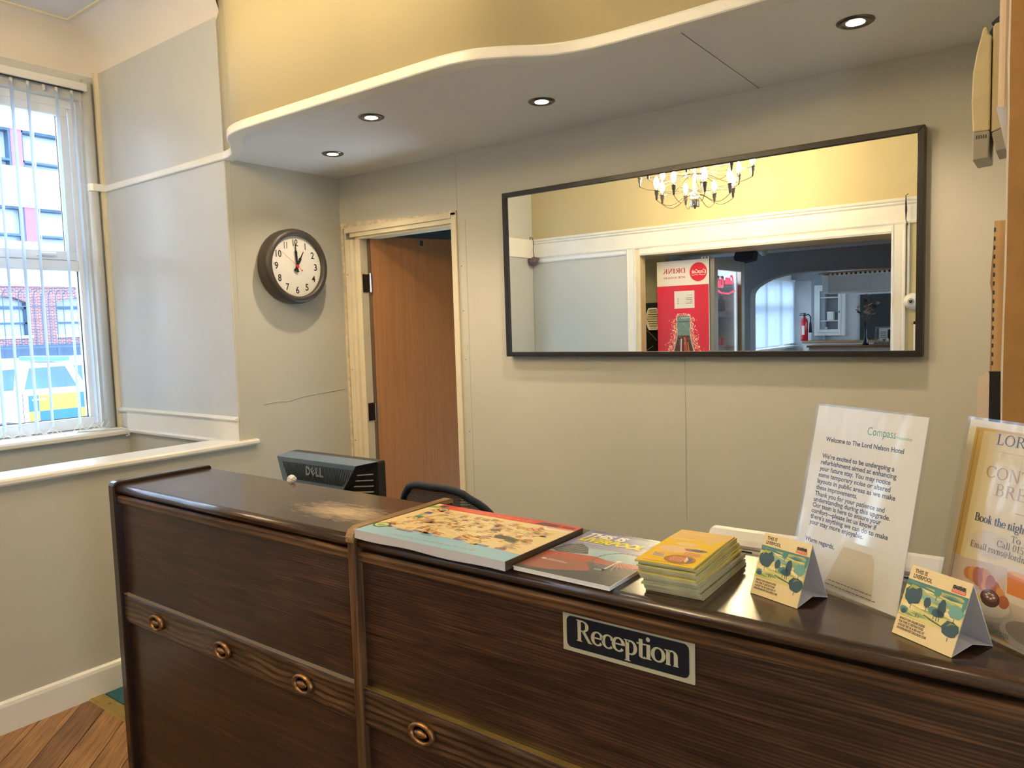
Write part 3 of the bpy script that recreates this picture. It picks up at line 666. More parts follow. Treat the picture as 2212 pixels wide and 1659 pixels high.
MB().box(-.03, -1.8, -.75, .03, 1.8, -.69).box(-.03, -1.8, .69, .03, 1.8, .75).box(-.03, -1.8, -.69, .03, -1.74, .69).box(-.03, 1.74, -.69, .03, 1.8, .69).box(-.03, -.03, -.69, .03, .03, .69).build('outer_frame', 'upvc', wn4)
B(-.004, -1.74, -.69, .004, 1.74, .69).build('pane', 'glass_pane', wn4)

# bar room beyond the opening
struct('wall_bar_window', MB().box(-1.38, -13.2, 0, XB, -4.21, .95).box(-1.38, -13.2, 2.26, XB, -4.21, 3.3).box(-1.38, -5.4, .95, XB, -4.21, 2.26).box(-1.38, -10.25, .95, XB, -7.2, 2.26).box(-1.38, -13.2, .95, XB, -12.8, 2.26), 'bar_light', label='window wall of the bar room', cat='wall')
struct('ceiling_bar', B(-1.3, -13.2, 2.66, 4.3, -4.21, 2.72), 'bar_light', label='grey ceiling of the bar room', cat='ceiling')
struct('wall_bar_back', B(-1.3, -13.12, 0, 4.3, -13.0, 2.7), 'bar_light', label='far grey wall of the bar room', cat='wall')
arch = [(-.269, 1.08), (-.269, 1.80), (-.262, 1.87), (-.235, 1.915), (-.197, 1.953), (-.12, 2.0), (-.013, 2.05), (.12, 2.083), (.271, 2.107), (.42, 2.118), (.551, 2.122), (.985, 2.115), (1.471, 2.10), (2.6, 2.08), (2.6, 1.08)]
mb = MB(); ya = -7.56
outer = [(-1.25, 0), (-1.25, 2.66)]
pts = [(-1.25, 0), (-.269, 0)] + arch[1:-1] + [(2.6, 0), (4.2, 0), (4.2, 2.66), (-1.25, 2.66)]
# quads above the arch and piers at its sides
mb.box(-1.25, ya - .22, 0, -.269, ya, 2.66).box(2.6, ya - .22, 0, 4.2, ya, 2.66)
for (xa, za), (xb, zb) in zip(arch[1:-2], arch[2:-1]):
    mb.add([(xa, ya, za), (xb, ya, zb), (xb, ya, 2.66), (xa, ya, 2.66), (xa, ya - .22, za), (xb, ya - .22, zb), (xb, ya - .22, 2.66), (xa, ya - .22, 2.66)], [(0, 1, 2, 3), (7, 6, 5, 4), (0, 4, 5, 1), (2, 6, 7, 3)])
struct('wall_arch', mb, 'bar_grey', label='dark grey wall with a wide flat arch', cat='wall')
mb = MB().prism([(ya, 2.40), (ya + .02, 2.40), (ya + .04, 2.43), (ya + .03, 2.45), (ya + .03, 2.52), (ya + .10, 2.58), (ya + .14, 2.66), (ya, 2.66)], -1.25, 4.2, 'x')
struct('trim_24', mb, 'bar_light', label='grey plaster cornice above the arch', cat='cornice')
struct('trim_25', B(1.15, -5.4, 2.645, 2.2, -5.3, 2.66), 'wood_bar', label='thin wooden batten under the bar ceiling', cat='batten')
struct('trim_26', MB().box(-.60, -12.995, 0, -.86, -12.85, 2.66).box(-1.25, -13.0, 2.26, -.8605, -12.85, 2.66), 'bar_grey', label='grey pier beside the far bar window', cat='wall')
struct('wall_bar_shade', MB().box(.02, -12.99, 1.0, 1.6, -12.97, 1.92), 'slot_dark', label='flat near black sheet standing in for a shaded doorway at the back of the bar', cat='doorway')  # flat dark sheet on the wall paints the shade of an opening

# room behind the orange door: dark store
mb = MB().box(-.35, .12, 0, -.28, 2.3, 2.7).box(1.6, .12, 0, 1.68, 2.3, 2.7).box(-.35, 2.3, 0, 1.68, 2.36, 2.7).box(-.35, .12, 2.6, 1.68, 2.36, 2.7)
struct('wall_store', mb, 'slot_dark', label='store room behind the orange door, near black to stand in for its shade', cat='wall')  # shade of the unlit room is put into the near black colour

# door frame
mb = MB(); mb.box(.045, -.014, 0, .078, .11, 2.022).box(.078, -.006, 0, .104, .11, 2.022).box(.104, .010, 0, .141, .10, 2.022)
fr = struct('door_1_frame', mb.box(.83, -.012, 0, .865, .11, 2.085), 'cream_trim', label='cream painted door frame with chipped edges', cat='door frame', bevel=.002)
MB().box(.045, -.014, 2.022 + .035, .83, .11, 2.085).box(.078, -.006, 2.022 + .012, .83, .11, 2.057).box(.104, .010, 2.022, .83, .10, 2.036).build('head', 'cream_trim', fr, bevel=.002)
MB().prism([(.02, 0), (.032, 0), (.034, .9), (.030, 1.4), (.034, 1.75), (.032, 2.11), (.016, 2.11), (.02, 1.3)], -.010, .001, 'y').build('rough_edge', 'chipped_trim', fr)
MB().prism([(.02, 2.085), (.86, 2.072), (.865, 2.092), (.5, 2.094), (.3, 2.108), (.1, 2.116), (.02, 2.112)], -.012, .001, 'y').build('rough_edge', 'chipped_trim', fr)
for z in (1.83, 1.30, .9): MB().lathe([(.003, 0), (.003, .0012), (0, .0015)], 8, Matrix.Translation((.062, -.0142, z)) @ Matrix.Rotation(R(90), 4, 'X')).build('nail', 'slot_dark', fr)
# hinges and door leaf, standing open into the store
dr = empty('door_1', (.146, .056, 0), (0, 0, R(69.5))); tag(dr, 'orange wood veneer door standing open into a dark store', 'door', kind='structure')
B(.004, -.044, .008, .716, 0, 2.035).build('leaf', 'door_veneer', dr, bevel=.0015)
B(.002, -.0445, .008, .0045, .0005, 2.035).build('edge_strip', 'wood_stile', dr)
B(.30, -.052, 1.99, .325, -.0438, 2.02).build('coat_hook', 'chrome', dr, bevel=.001)
for z in (1.78, 1.06):
    hg = B(-.012, -.048, z - .05, .003, -.034, z + .05).build('hinge', 'dark_chrome', dr)
    MB().tube([(-.006, -.052, z - .052), (-.006, -.052, z + .052)], .0065, 10).build('knuckle', 'chrome', hg)
for z in (1.78, 1.06):
    B(.1415, .02, z - .05, .1435, .09, z + .05).build('hinge_leaf', 'dark_chrome', fr)

# ---- window with frames, glass
wy0, wy1, wz0, wz1 = -3.25, -.79, 1.0, 2.87
wx = -1.31
wn = empty('window_1', (0, 0, 0)); tag(wn, 'white plastic framed street window behind vertical blinds', 'window', kind='structure')
mb = MB().box(wx - .03, wy0, wz0, wx + .035, wy1, 1.065).box(wx - .03, wy0, wz1 - .055, wx + .035, wy1, wz1).box(wx - .03, wy1 - .055, 1.065, wx + .035, wy1, wz1 - .055).box(wx - .03, wy0, 1.065, wx + .035, wy0 + .055, wz1 - .055)
mb.build('outer_frame', 'upvc', wn, bevel=.004)
B(wx - .03, wy0 + .055, 1.905, wx + .035, wy1 - .055, 1.965).build('transom', 'upvc', wn, bevel=.006)
ys = [wy1 - .055, -1.62, -2.44, wy0 + .055]
for y in ys[1:-1]: B(wx - .03, y - .03, 1.065, wx + .035, y + .03, wz1 - .055).build('mullion', 'upvc', wn, bevel=.004)
for ya_, yb_ in zip(ys[:-1], ys[1:]):
    a_, b_ = yb_ + .03, ya_ - .0
    if a_ > b_: continue
    sh = MB().box(wx - .005, a_ + .01, 1.965, wx + .045, b_ - .01, 2.015).box(wx - .005, a_ + .01, 2.765, wx + .045, b_ - .01, 2.815).box(wx - .005, a_ + .01, 2.015, wx + .045, a_ + .06, 2.765).box(wx - .005, b_ - .06, 2.015, wx + .045, b_ - .01, 2.765)
    sho = sh.build('top_sash', 'upvc', wn, bevel=.004)
    B(wx + .0, a_ + .055, 2.01, wx + .004, b_ - .055, 2.77).build('pane', 'glass_pane', sho)
    MB().box(wx + .006, a_ + .058, 2.013, wx + .012, b_ - .058, 2.017).box(wx + .006, b_ - .062, 2.013, wx + .012, b_ - .058, 2.767).build('seal', 'seal', sho)
    B(wx, a_, 1.065, wx + .004, b_, 1.905).build('pane', 'glass_pane', wn)
    MB().box(wx + .005, b_ - .004, 1.065, wx + .012, b_, 1.905).box(wx + .005, a_, 1.065, wx + .012, b_, 1.069).build('seal', 'seal', wn)
    if b_ > -1:
        h = MB().prism([(b_ - .23, 1.982), (b_ - .13, 1.984), (b_ - .125, 1.99), (b_ - .13, 2.0), (b_ - .21, 1.998)], wx + .05, wx + .07, 'x').build('handle', 'upvc', sho, bevel=.003)
        B(wx + .045, b_ - .20, 1.978, wx + .05, b_ - .12, 2.004).build('handle_plate', 'upvc', sho, bevel=.002)

# vertical blind
bl = empty('vertical_blind', (-1.18, -2.0, 2.9)); tag(bl, 'pale vertical blind with narrow vanes and bead chains in the window', 'blind')
B(-.025, -1.2, 0.0, .025, 1.215, .042).build('headrail', 'plastic_white', bl, bevel=.004)
B(.0, -1.19, -.006, .012, 1.2, 0.0).build('track', 'slot_dark', bl)
vy = [-.860, -.938, -1.079, -1.157, -1.235, -1.313] + [-1.391 - .078 * k for k in range(22)]
mbv = None
van_me = None; car_me = None; wt_me = None
for i, y in enumerate([-1.002] + vy):
    yy = y + 2.0
    cr_ = MB().box(-.004, -.006, -.022, .004, .006, 0).box(-.009, -.003, -.034, .009, .003, -.022)
    if car_me is None: o = cr_.build('carrier', 'plastic_white', bl); car_me = o.data
    else: o = bpy.data.objects.new('carrier', car_me); COL.objects.link(o); o.parent = bl
    o.location = (0, yy, 0)
    if i == 0: continue     # this vane is missing
    if van_me is None:
        mv = MB(); N = 10; wv_ = .044
        for k in range(N + 1):
            t = k / N; s_ = -1 + 2 * t
            mv.v += [(s_ * wv_, .004 * (1 - s_ * s_), -.030), (s_ * wv_ * .99, .004 * (1 - s_ * s_), -1.86)]
        for k in range(N): mv.face((2 * k, 2 * k + 2, 2 * k + 3, 2 * k + 1))
        o = mv.build('vane', 'vane_cloth', bl, smooth=True); van_me = o.data
    else: o = bpy.data.objects.new('vane', van_me); COL.objects.link(o); o.parent = bl
    o.location = (0, yy, 0); o.rotation_euler = (R(random.uniform(-.35, .35)), 0, R(-31 + random.uniform(-3, 3)))
pts_all = []
mbc = MB()
for a_, b_ in zip([-.800] + vy[:-1], vy):
    for off in (-.03, .03):
        L = [(off, (a_ + (b_ - a_) * t) + 2.0, -1.862 - (.034 if abs(a_ - b_) < .1 else .06) * math.sin(pi * t)) for t in [k / 8 for k in range(9)]]
        mbc.tube(L, .0018, 4)
tag(mbc.build('bead_chain', 'chain', bl), None, None)
# cable lying on the sill corner
mb = MB().tube([(-1.14, -.98, 1.0), (-1.12, -.88, .995), (-1.13, -.80, .995), (-1.10, -.755, .997), (-1.07, -.735, .985), (-1.065, -.73, .955), (-1.09, -.735, .95)], .005, 6)
tag(mb.build('white_cable', 'plastic_white'), 'white cable looped over the corner of the window sill', 'cable')

# ================================================================== LAMPS
def downlight(i, x, y, lab, tilt=(0, 0)):
    t = empty('recessed_downlight', (x, y, 2.366)); tag(t, lab, 'ceiling light', 'recessed downlights under the bulkhead')
    MB().lathe([(.029, .0), (.031, -.006), (.046, -.006), (.052, -.002), (.052, .0)], 32, caps=False).build('trim_ring', 'dark_chrome', t, smooth=True)
    g = MB().lathe([(.029, .0), (.028, -.003), (.025, -.004)], 28, caps=False).build('gimbal_ring', 'chrome', t, smooth=True)
    MB().lathe([(.0265, -.0035), (.018, -.0065), (0, -.0075)], 24).build('lamp_lens', 'lamp_lens', t, smooth=True)
    sp = light('downlight_lamp', 'SPOT', (x, y, 2.352), (R(tilt[0]), R(tilt[1]), 0), energy=DOWNLIGHT, color=(1.0, .80, .56), spot_size=R(128), spot_blend=.75, shadow_soft_size=.022)
    return t
downlight(0, .448, -.409, 'small recessed downlight nearest the clock corner')
downlight(1, 1.039, -.706, 'recessed downlight near the bulkhead edge, left of the wavy bend')
downlight(2, 1.663, -.416, 'recessed downlight between the bend and the mirror')
downlight(3, 2.772, -.431, 'large recessed downlight at top right above the mirror')

cl = empty('added_lobby_lamp', (3.55, -2.75, ZC)); tag(cl, 'added frosted ceiling lamp outside the frame, made up to fill the lobby with light', 'ceiling light')  # added fill lamp, out of view, brightens the counter front and low wall
MB().lathe([(.15, 0), (.15, -.03), (.14, -.035)], 32, caps=False).build('base_ring', 'chrome', cl, smooth=True)
MB().lathe([(.14, -.03), (.13, -.07), (.09, -.10), (0, -.115)], 32).build('glass_bowl', 'fill_bowl', cl, smooth=True)
# chandelier, hanging behind the camera (shows in the mirror)
ch = empty('chandelier', (1.03, -2.60, 2.40)); tag(ch, 'chrome chandelier with bare candle bulbs reflected in the mirror', 'chandelier')
MB().lathe([(0, -.04), (.03, -.04), (.036, -.036), (.036, .05), (.030, .055), (.014, .07), (.014, .55), (.02, .56), (.02, .62), (.010, .63), (.010, .80), (.05, .805), (.05, .819)], 24).build('stem', 'chrome', ch, smooth=True)
MB().lathe([(0, -.052), (.006, -.05), (.008, -.041)], 12).build('finial', 'dark_chrome', ch, smooth=True)
for rr_, zz, nn_, ph in ((.285, .085, 8, 8), (.41, .21, 8, 30), (.33, .37, 6, 0)):
    for k in range(nn_):
        a_ = R(ph + 360 * k / nn_); ca, sa = cos(a_), sin(a_)
        MB().tube([(ca * .012, sa * .012, zz - .005), (ca * (rr_ - .012), sa * (rr_ - .012), zz)], .0028, 6).build('arm', 'chrome', ch)
        so = MB().lathe([(.004, -.065), (.008, -.055), (.010, -.03), (.014, -.022), (.014, .0), (.018, .003), (.018, .008), (.012, .012), (.011, .028)], 14, Matrix.Translation((ca * rr_, sa * rr_, zz))).build('socket', 'dark_chrome', ch, smooth=True)
        MB().lathe([(.009, .027), (.016, .040), (.020, .056), (.018, .078), (.011, .098), (.003, .110), (0, .111)], 12, Matrix.Translation((ca * rr_, sa * rr_, zz))).build('bulb', 'bulb', so, smooth=True)
        pts = []
        for j in range(11):
            t_ = j / 10; q_ = 1 - t_
            r_ = rr_ * (q_ ** .8) + .012 * t_; z_ = zz - .065 - .055 * sin(pi * min(1, t_ * 1.15)) + (.03 if zz < .1 else .06) * t_
            pts.append((ca * r_, sa * r_, z_))
        MB().tube(pts, .0026, 5).build('flex', 'frame_brown', ch)

# ================================================================== COUNTER
cx0, cx1, cx2 = 1.0, 2.045, 3.95
ct = empty('reception_counter', (2.4, -1.62, 0)); tag(ct, 'long dark stained oak reception counter with brass ring handles', 'counter')
def cpart(mb, name, m, parent=None, bevel=0, segs=2, label=None):
    mb.xf(Matrix.Translation((-2.4, 1.62, 0))); o = mb.build(name, m, parent or ct, bevel=bevel, segs=segs)
    if label: o['label'] = label
    return o
def end_panel(name, x0, x1, m):
    pr = [(-1.470, 0), (-1.470, 1.082), (-1.474, 1.088), (-1.480, 1.091), (-1.775, 1.091), (-1.785, 1.087), (-1.790, 1.078), (-1.790, 0)]
    return cpart(MB().prism(pr, x0, x1, 'x'), name, m, bevel=.004, segs=3)
end_panel('end_panel', .985, 1.018, 'dark_brown')
end_panel('divider', 2.058, 2.080, 'wood_stile')
cpart(MB().prism([(-1.469, 1.08), (-1.469, 1.098), (-1.478, 1.1015), (-1.772, 1.1015), (-1.786, 1.096), (-1.7935, 1.082), (-1.7935, 1.07), (-1.79, 1.07), (-1.783, 1.085), (-1.775, 1.09), (-1.472, 1.09)], 2.0575, 2.0805, 'x'), 'divider_cap', 'wood_stile_top', bevel=.004, segs=3, label='honey coloured worn cap of the divider')
def bay(x0, x1, knobs):
    # top with bullnose front
    pr = [(-1.475, 1.050), (-1.475, 1.078), (-1.478, 1.080), (-1.765, 1.080)] + [(-1.765 - .018 * sin(pi * k / 8), 1.067 + .013 * cos(pi * k / 8)) for k in range(1, 8)] + [(-1.765, 1.054), (-1.70, 1.054), (-1.70, 1.050)]
    o = cpart(MB().prism(pr, x0, x1, 'x'), 'counter_top', 'wood_top')
    for pl in o.data.polygons:
        if abs(pl.normal.x) < .5 and len(pl.vertices) == 4 and pl.area < .05: pl.use_smooth = True
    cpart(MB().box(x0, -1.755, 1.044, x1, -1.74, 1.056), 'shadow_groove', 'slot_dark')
    cpart(MB().prism([(-1.75, 1.026), (-1.777, 1.026), (-1.779, 1.030), (-1.779, 1.044), (-1.772, 1.049), (-1.75, 1.049)], x0, x1, 'x'), 'apron', 'wood_apron')
    cpart(B(x0, -1.768, .745, x1, -1.75, 1.026), 'upper_panel', 'wood_panel')
    bd = cpart(MB().prism([(-1.75, .662), (-1.778, .662), (-1.780, .665), (-1.780, .742), (-1.776, .749), (-1.75, .749)], x0, x1, 'x'), 'band', 'wood_band')
    cpart(B(x0, -1.7805, .7478, x1, -1.768, .7494), 'edge_highlight', 'brass' if x0 > 2 else 'edge_pale', bd)  # thin pale strip painting the highlight along the band's upper edge
    cpart(B(x0, -1.768, .02, x1, -1.75, .662), 'lower_panel', 'wood_panel')
    for kx in knobs:
        mb = MB(); M4 = Matrix.Translation((kx - 2.4, -1.7795 + 1.62, .703)) @ Matrix.Rotation(R(90), 4, 'X') @ Matrix.Scale(.64, 4, (0, 1, 0))
        # rosette: raised oval ring around a domed boss
        mb.lathe([(.031, 0), (.036, .003), (.036, .009), (.032, .014), (.027, .014), (.024, .008), (.023, .004)], 32, M4, caps=False)
        kn = mb.build('handle_ring', 'antique_brass', ct, smooth=True)
        mb = MB().lathe([(.024, .004), (.016, .004), (.0155, .009), (.013, .012), (.0, .014)], 24, M4); mb.build('boss', 'antique_dark', kn, smooth=True)
        M5 = Matrix.Translation((kx - 2.4, -1.7795 + 1.62, .703)) @ Matrix.Rotation(R(90), 4, 'X') @ Matrix.Scale(.42, 4, (0, 1, 0))
        MB().lathe([(.020, .008), (.016, .0135), (0, .0165)], 20, M5).build('grip', 'antique_brass', kn, smooth=True)
bay(1.018, 2.058, (1.213, 1.544, 1.875))
bay(2.080, 3.95, (2.255, 2.60, 2.95, 3.30, 3.65))
cpart(MB().box(1.018, -1.75, .02, 1.03, -1.48, 1.05).box(3.93, -1.75, .02, 3.95, -1.48, 1.05), 'carcass', 'dark_brown')
cpart(B(1.018, -1.495, .745, 3.95, -1.478, 1.05), 'back_board', 'wood_panel')
# small white specks of the end panel and top (dents)
# Reception sign
sg = empty('reception_sign', (2.7145, -1.7685, .9925)); tag(sg, 'cream framed dark Reception sign on the front of the counter', 'sign')
B(-.1205, -.0035, -.0355, .1205, 0, .0355).build('plate', 'sign_cream', sg, bevel=.0008)
def rrect(x0, z0, x1, z1, r, n=6):
    return [(cx_ + r * cos(a0 + pi / 2 * k / n), cz_ + r * sin(a0 + pi / 2 * k / n)) for cx_, cz_, a0 in ((x1 - r, z1 - r, 0), (x0 + r, z1 - r, pi / 2), (x0 + r, z0 + r, pi), (x1 - r, z0 + r, 3 * pi / 2)) for k in range(n + 1)]
MB().prism(rrect(-.112, -.0275, .112, .0275, .0095), -.0042, -.0034, 'y').build('dark_field', 'sign_navy', sg)
P = Print(); P.serif('Reception', 0, -.0135, .0375, (.44, .40, .27), 1, 'CENTER', 1.12, w=.188, sp=-.07)
P.build('lettering', 'print_matt', sg, sheet_matrix((0, -.0044, 0), (1, 0, 0), (0, 0, 1)))

# staff desk behind the counter (carries monitor and printer)
dk = empty('staff_desk', (2.1, -1.262, 0)); tag(dk, 'staff desk hidden behind the reception counter', 'desk')
B(-1.05, -.20, .715, 1.1, .24, .74).build('desktop', 'wood_panel', dk, bevel=.003)
for x in (-1.02, 1.05): B(x, -.18, 0, x + .03, .2, .715).build('leg', 'dark_brown', dk)

# monitor, seen from behind
mo = empty('monitor', (1.318, -1.215, .74)); mo.scale = (.835, 1, 1.055); tag(mo, 'black and steel blue computer monitor seen from behind over the counter', 'monitor')
MB().prism(rrect(-.268, .03, .268, .345, .006, 3), -.001, .030, 'y').build('screen_housing', 'mon_black', mo)
B(-.25, .0301, .05, .25, .031, .325).build('screen', 'lens_dark', mo)
# blue rear cover: trapezoid shell that narrows downward, with a curled lower edge
fz = [(-.262, .340), (.236, .340), (.150, .250), (.115, .225), (-.170, .225), (-.205, .255)]
fb = [(-.266, .345), (.266, .345), (.266, .05), (-.266, .05)]
mb = MB(); yb_, yf_ = -.058, .0
front = [(-.264, .337), (.222, .337), (.128, .246), (.085, .205), (-.19, .205), (-.235, .250)]
back = [(-.266, .345), (.266, .345), (.262, .225), (.262, .12), (-.262, .12), (-.264, .225)]
mb.add([(x, yb_ + (.0 if z > .3 else .004), z) for x, z in front] + [(x, yf_, z) for x, z in back],
       [tuple(range(6)), (0, 6, 7, 1), (2, 1, 7, 8), (3, 2, 8, 9), (4, 3, 9, 10), (5, 4, 10, 11), (0, 5, 11, 6)])
for i in range(len(mb.m)): mb.m[i] = 0
for i in (2, 3, 4, 5, 6): mb.m[i] = 1
rc = mb.build('rear_cover', ['mon_blue', 'mon_black'], mo)
bm = bmesh.new(); bm.from_mesh(rc.data); bmesh.ops.recalc_face_normals(bm, faces=bm.faces); bm.to_mesh(rc.data); bm.free()
bv = rc.modifiers.new('bevel', 'BEVEL'); bv.width = .003; bv.segments = 2
slots = MB()
for i in range(46):
    u_ = -.226 + i * .0094; top = .322; bot = .268
    lim_l = -.250 + (.337 - bot) * .34; 
    if u_ > .13: bot = min(.318, .268 + (u_ - .13) * .72)
    if u_ < -.205: bot = .268 + (-.205 - u_) * 1.6
    s_ = .006
    slots.add([(u_, yb_ - .0006, top), (u_ + .0032, yb_ - .0006, top), (u_ + .0032 + s_, yb_ + .0002, bot), (u_ + s_, yb_ + .0002, bot),
               (u_, yb_ + .004, top), (u_ + .0032, yb_ + .004, top), (u_ + .0032 + s_, yb_ + .004, bot), (u_ + s_, yb_ + .004, bot)],
              [(0, 3, 2, 1), (4, 5, 6, 7), (0, 1, 5, 4), (1, 2, 6, 5), (2, 3, 7, 6), (3, 0, 4, 7)])
slots.build('vent_slots', 'slot_dark', rc)
lv = MB()
for i in range(9):
    z_ = .305 - i * .018; k_ = (.337 - z_) / .13
    xL = .222 - k_ * .094 if z_ > .246 else .128
    t_ = .25
    x_a = xL + (.264 - xL) * .22; x_b = .250
    y_a = yb_ + (yf_ - yb_) * .20; y_b = -.012
    lv.add([(x_a, y_a - .0025, z_), (x_b, y_b - .0025, z_), (x_b, y_b - .0025, z_ + .003), (x_a, y_a - .0025, z_ + .003), (x_a, y_a + .004, z_), (x_b, y_b + .004, z_), (x_b, y_b + .004, z_ + .003), (x_a, y_a + .004, z_ + .003)],
           [(0, 1, 2, 3), (7, 6, 5, 4), (0, 4, 5, 1), (3, 2, 6, 7), (1, 5, 6, 2), (0, 3, 7, 4)])
lv.build('louvres', 'plastic_grey', rc)
# raised maker's letters
P = Print(); P.text('D', -.058, 0, .024, (1, 1, 1), 0, bold=.05, w=.026); P.text('LL', .004, 0, .024, (1, 1, 1), 0, bold=.05, w=.036)
P.text('E', -.0, 0, .021, (1, 1, 1), 0, bold=.05, w=.018)
Rt = Matrix.Rotation(R(38), 3, 'Z'); nD = 0
me = bpy.data.meshes.new('maker_letters')
def letters(parent, specs, m, name, M, depth):
    """extruded letters"""
    out = MB()
    for (txt, x, y, h_, w_, rot_) in specs:
        cu = bpy.data.curves.new('t', 'FONT'); cu.body = txt; cu.size = h_ / .69; cu.extrude = depth / 2; cu.offset = .05 * h_; cu.resolution_u = 3
        ob = bpy.data.objects.new('t', cu); me_ = bpy.data.meshes.new_from_object(ob)
        xs = [v.co.x for v in me_.vertices]; k_ = w_ / (max(xs) - min(xs)); mx_ = (max(xs) + min(xs)) / 2
        rm = Matrix.Rotation(R(rot_), 3, 'Z')
        pts_ = [rm @ Vector(((v.co.x - mx_) * k_, v.co.y - h_ / 2, v.co.z)) + Vector((x, y, depth / 2)) for v in me_.vertices]
        out.add([M @ p_ for p_ in pts_], [tuple(p_.vertices) for p_ in me_.polygons])
        bpy.data.objects.remove(ob); bpy.data.curves.remove(cu); bpy.data.meshes.remove(me_)
    return out.build(name, m, parent)
letters(rc, [('D', -.060, 0, .026, .026, 0), ('E', -.030, 0, .022, .018, 38), ('L', -.002, 0, .026, .020, 0), ('L', .022, 0, .026, .020, 0)], 'letter_steel', 'maker_letters', sheet_matrix((.0, yb_ - .0005, .302), (1, 0, 0), (0, 0, 1)), .003)
MB().box(-.06, .0, .0, .06, .10, .012).build('stand_foot', 'mon_black', mo); B(-.03, .01, .01, .03, .03, .1).build('stand_neck', 'mon_black', mo)
# crumpled bit of tissue at the back edge of the counter top
bm = bmesh.new(); bmesh.ops.create_icosphere(bm, subdivisions=3, radius=1)
for v in bm.verts:
    n_ = v.co.normalized(); k_ = 1 + .22 * sin(7 * n_.x + 3 * n_.z) * cos(6 * n_.z + 2) + .12 * sin(13 * n_.y + 5 * n_.x)
    v.co = Vector((n_.x * .016 * k_, n_.y * .010 * k_, n_.z * .012 * k_ + .0115))
me = bpy.data.meshes.new('tissue_scrap'); bm.to_mesh(me); bm.free(); me.materials.append(MATS['paper_white'])
o = bpy.data.objects.new('tissue_scrap', me); COL.objects.link(o); o.location = (1.468, -1.488, 1.0795); tag(o, 'small crumpled white scrap at the back edge of the counter by the monitor', 'tissue')

# office chair
oc = empty('office_chair', (1.535, -.98, 0), (0, 0, R(2))); tag(oc, 'black mesh back office chair behind the counter', 'chair')
def arch_pts(w, z0_, z1_, r, n=10, y=lambda x: 0):
    out = [(-w, z0_)]
    out += [(-w + r - r * cos(pi / 2 * k / n), z1_ - r * .8 + r * .8 * sin(pi / 2 * k / n)) for k in range(n + 1)]
    out += [(w - r + r * sin(pi / 2 * k / n), z1_ - r * .8 + r * .8 * cos(pi / 2 * k / n)) for k in range(n + 1)]
    out += [(w, z0_)]
    return out
ap = arch_pts(.215, .56, .965, .17)
cy_ = lambda x: .10 * (x / .22) ** 2
cl_ = [(x * (1 if z > .7 else 1), cy_(x), z + .012 * (1 - (x / .2) ** 2 if z > .95 else 0)) for x, z in ap]
cl_ = cl_ + [(.12, .05, .50), (-.12, .05, .50)]
MB().tube(cl_, .013, 8, closed=True).build('back_frame', 'chair_navy', oc, smooth=True)
mb = MB(); NX, NZ = 14, 10
for iz in range(NZ + 1):
    z_ = .53 + (.963 - .53) * iz / NZ
    hw = .213 if z_ < .83 else .213 - .165 * (1 - math.sqrt(max(0, 1 - ((z_ - .83) / .137) ** 2)))
    for ix in range(NX + 1):
        x_ = -hw + 2 * hw * ix / NX; mb.v.append((x_, cy_(x_) + .004, z_ + (.008 if iz == NZ else 0)))
for iz in range(NZ):
    for ix in range(NX):
        a_ = iz * (NX + 1) + ix; mb.face((a_, a_ + 1, a_ + NX + 2, a_ + NX + 1))
mb.build('back_mesh', 'chair_mesh', oc, smooth=True)
MB().prism(rrect(-.24, -.30 + .06, .24, .16 + .02, .08), .44, .50).build('seat', 'chair_navy', oc, bevel=.02, segs=3).location = (0, .12, 0)
MB().tube([(0, .02, .60), (0, .0, .46), (0, .12, .42)], .02, 8).build('back_stem', 'rubber', oc)
MB().tube([(0, .12, .44), (0, .12, .09)], .028, 12).build('gas_column', 'rubber', oc)
for k in range(5):
    a_ = R(72 * k + 18); lg = MB().tube([(0, .12, .10), (.27 * cos(a_), .12 + .27 * sin(a_), .065)], [.026, .016], 8).build('leg', 'rubber', oc)
    MB().tube([(.27 * cos(a_) - .012, .12 + .27 * sin(a_), .029), (.27 * cos(a_) + .012, .12 + .27 * sin(a_), .029)], .027, 12).build('castor', 'rubber', lg)

# printer
pt = empty('white_monitor', (2.905, -1.20, .74)); tag(pt, 'back of a white screen with dark vent slots, just above the counter edge', 'monitor')
MB().prism([(-.17, .06), (-.118, .04), (-.118, .338), (-.130, .348), (-.148, .346), (-.163, .334), (-.17, .31)], -.215, .225, 'x').build('housing', 'plastic_white', pt, bevel=.008, segs=4)
B(-.205, -.1178, .055, .215, -.116, .33).build('screen', 'lens_dark', pt)
B(-.03, -.155, .01, .03, -.13, .08).build('stand_neck', 'plastic_white', pt); B(-.11, -.19, 0, .11, -.05, .012).build('stand_foot', 'plastic_white', pt)
MB().prism([(-.171, .318), (-.173, .324), (-.166, .334), (-.160, .333)], -.212, .222, 'x').build('lid_lip', 'paper_white', pt)
for k in range(4):
    z_ = .310 - .0085 * k
    B(-.19, -.1715, z_, -.118, -.1690, z_ + .0028).build('vent_slot', 'slot_dark', pt)
    B(.075, -.1715, z_, .200, -.1690, z_ + .0028).build('vent_slot', 'slot_dark', pt)

# ================================================================== PAPERS ON THE COUNTER
ZT = 1.0805
def rgb(h):
    h = h.lstrip('#'); return tuple(((int(h[i:i + 2], 16) / 255) / 12.92) if int(h[i:i + 2], 16) / 255 <= .04045 else ((int(h[i:i + 2], 16) / 255 + .055) / 1.055) ** 2.4 for i in (0, 2, 4))
def frame4(c):   # FL, BL, BR, FR on the counter -> origin, ex, ey, w, h
    FL, BL, BR, FR = [Vector(p) for p in c]
    ex = ((FR - FL) + (BR - BL)) / 2; ey = ((BL - FL) + (BR - FR)) / 2
    return FL, ex.normalized(), ey.normalized(), ex.length, ey.length
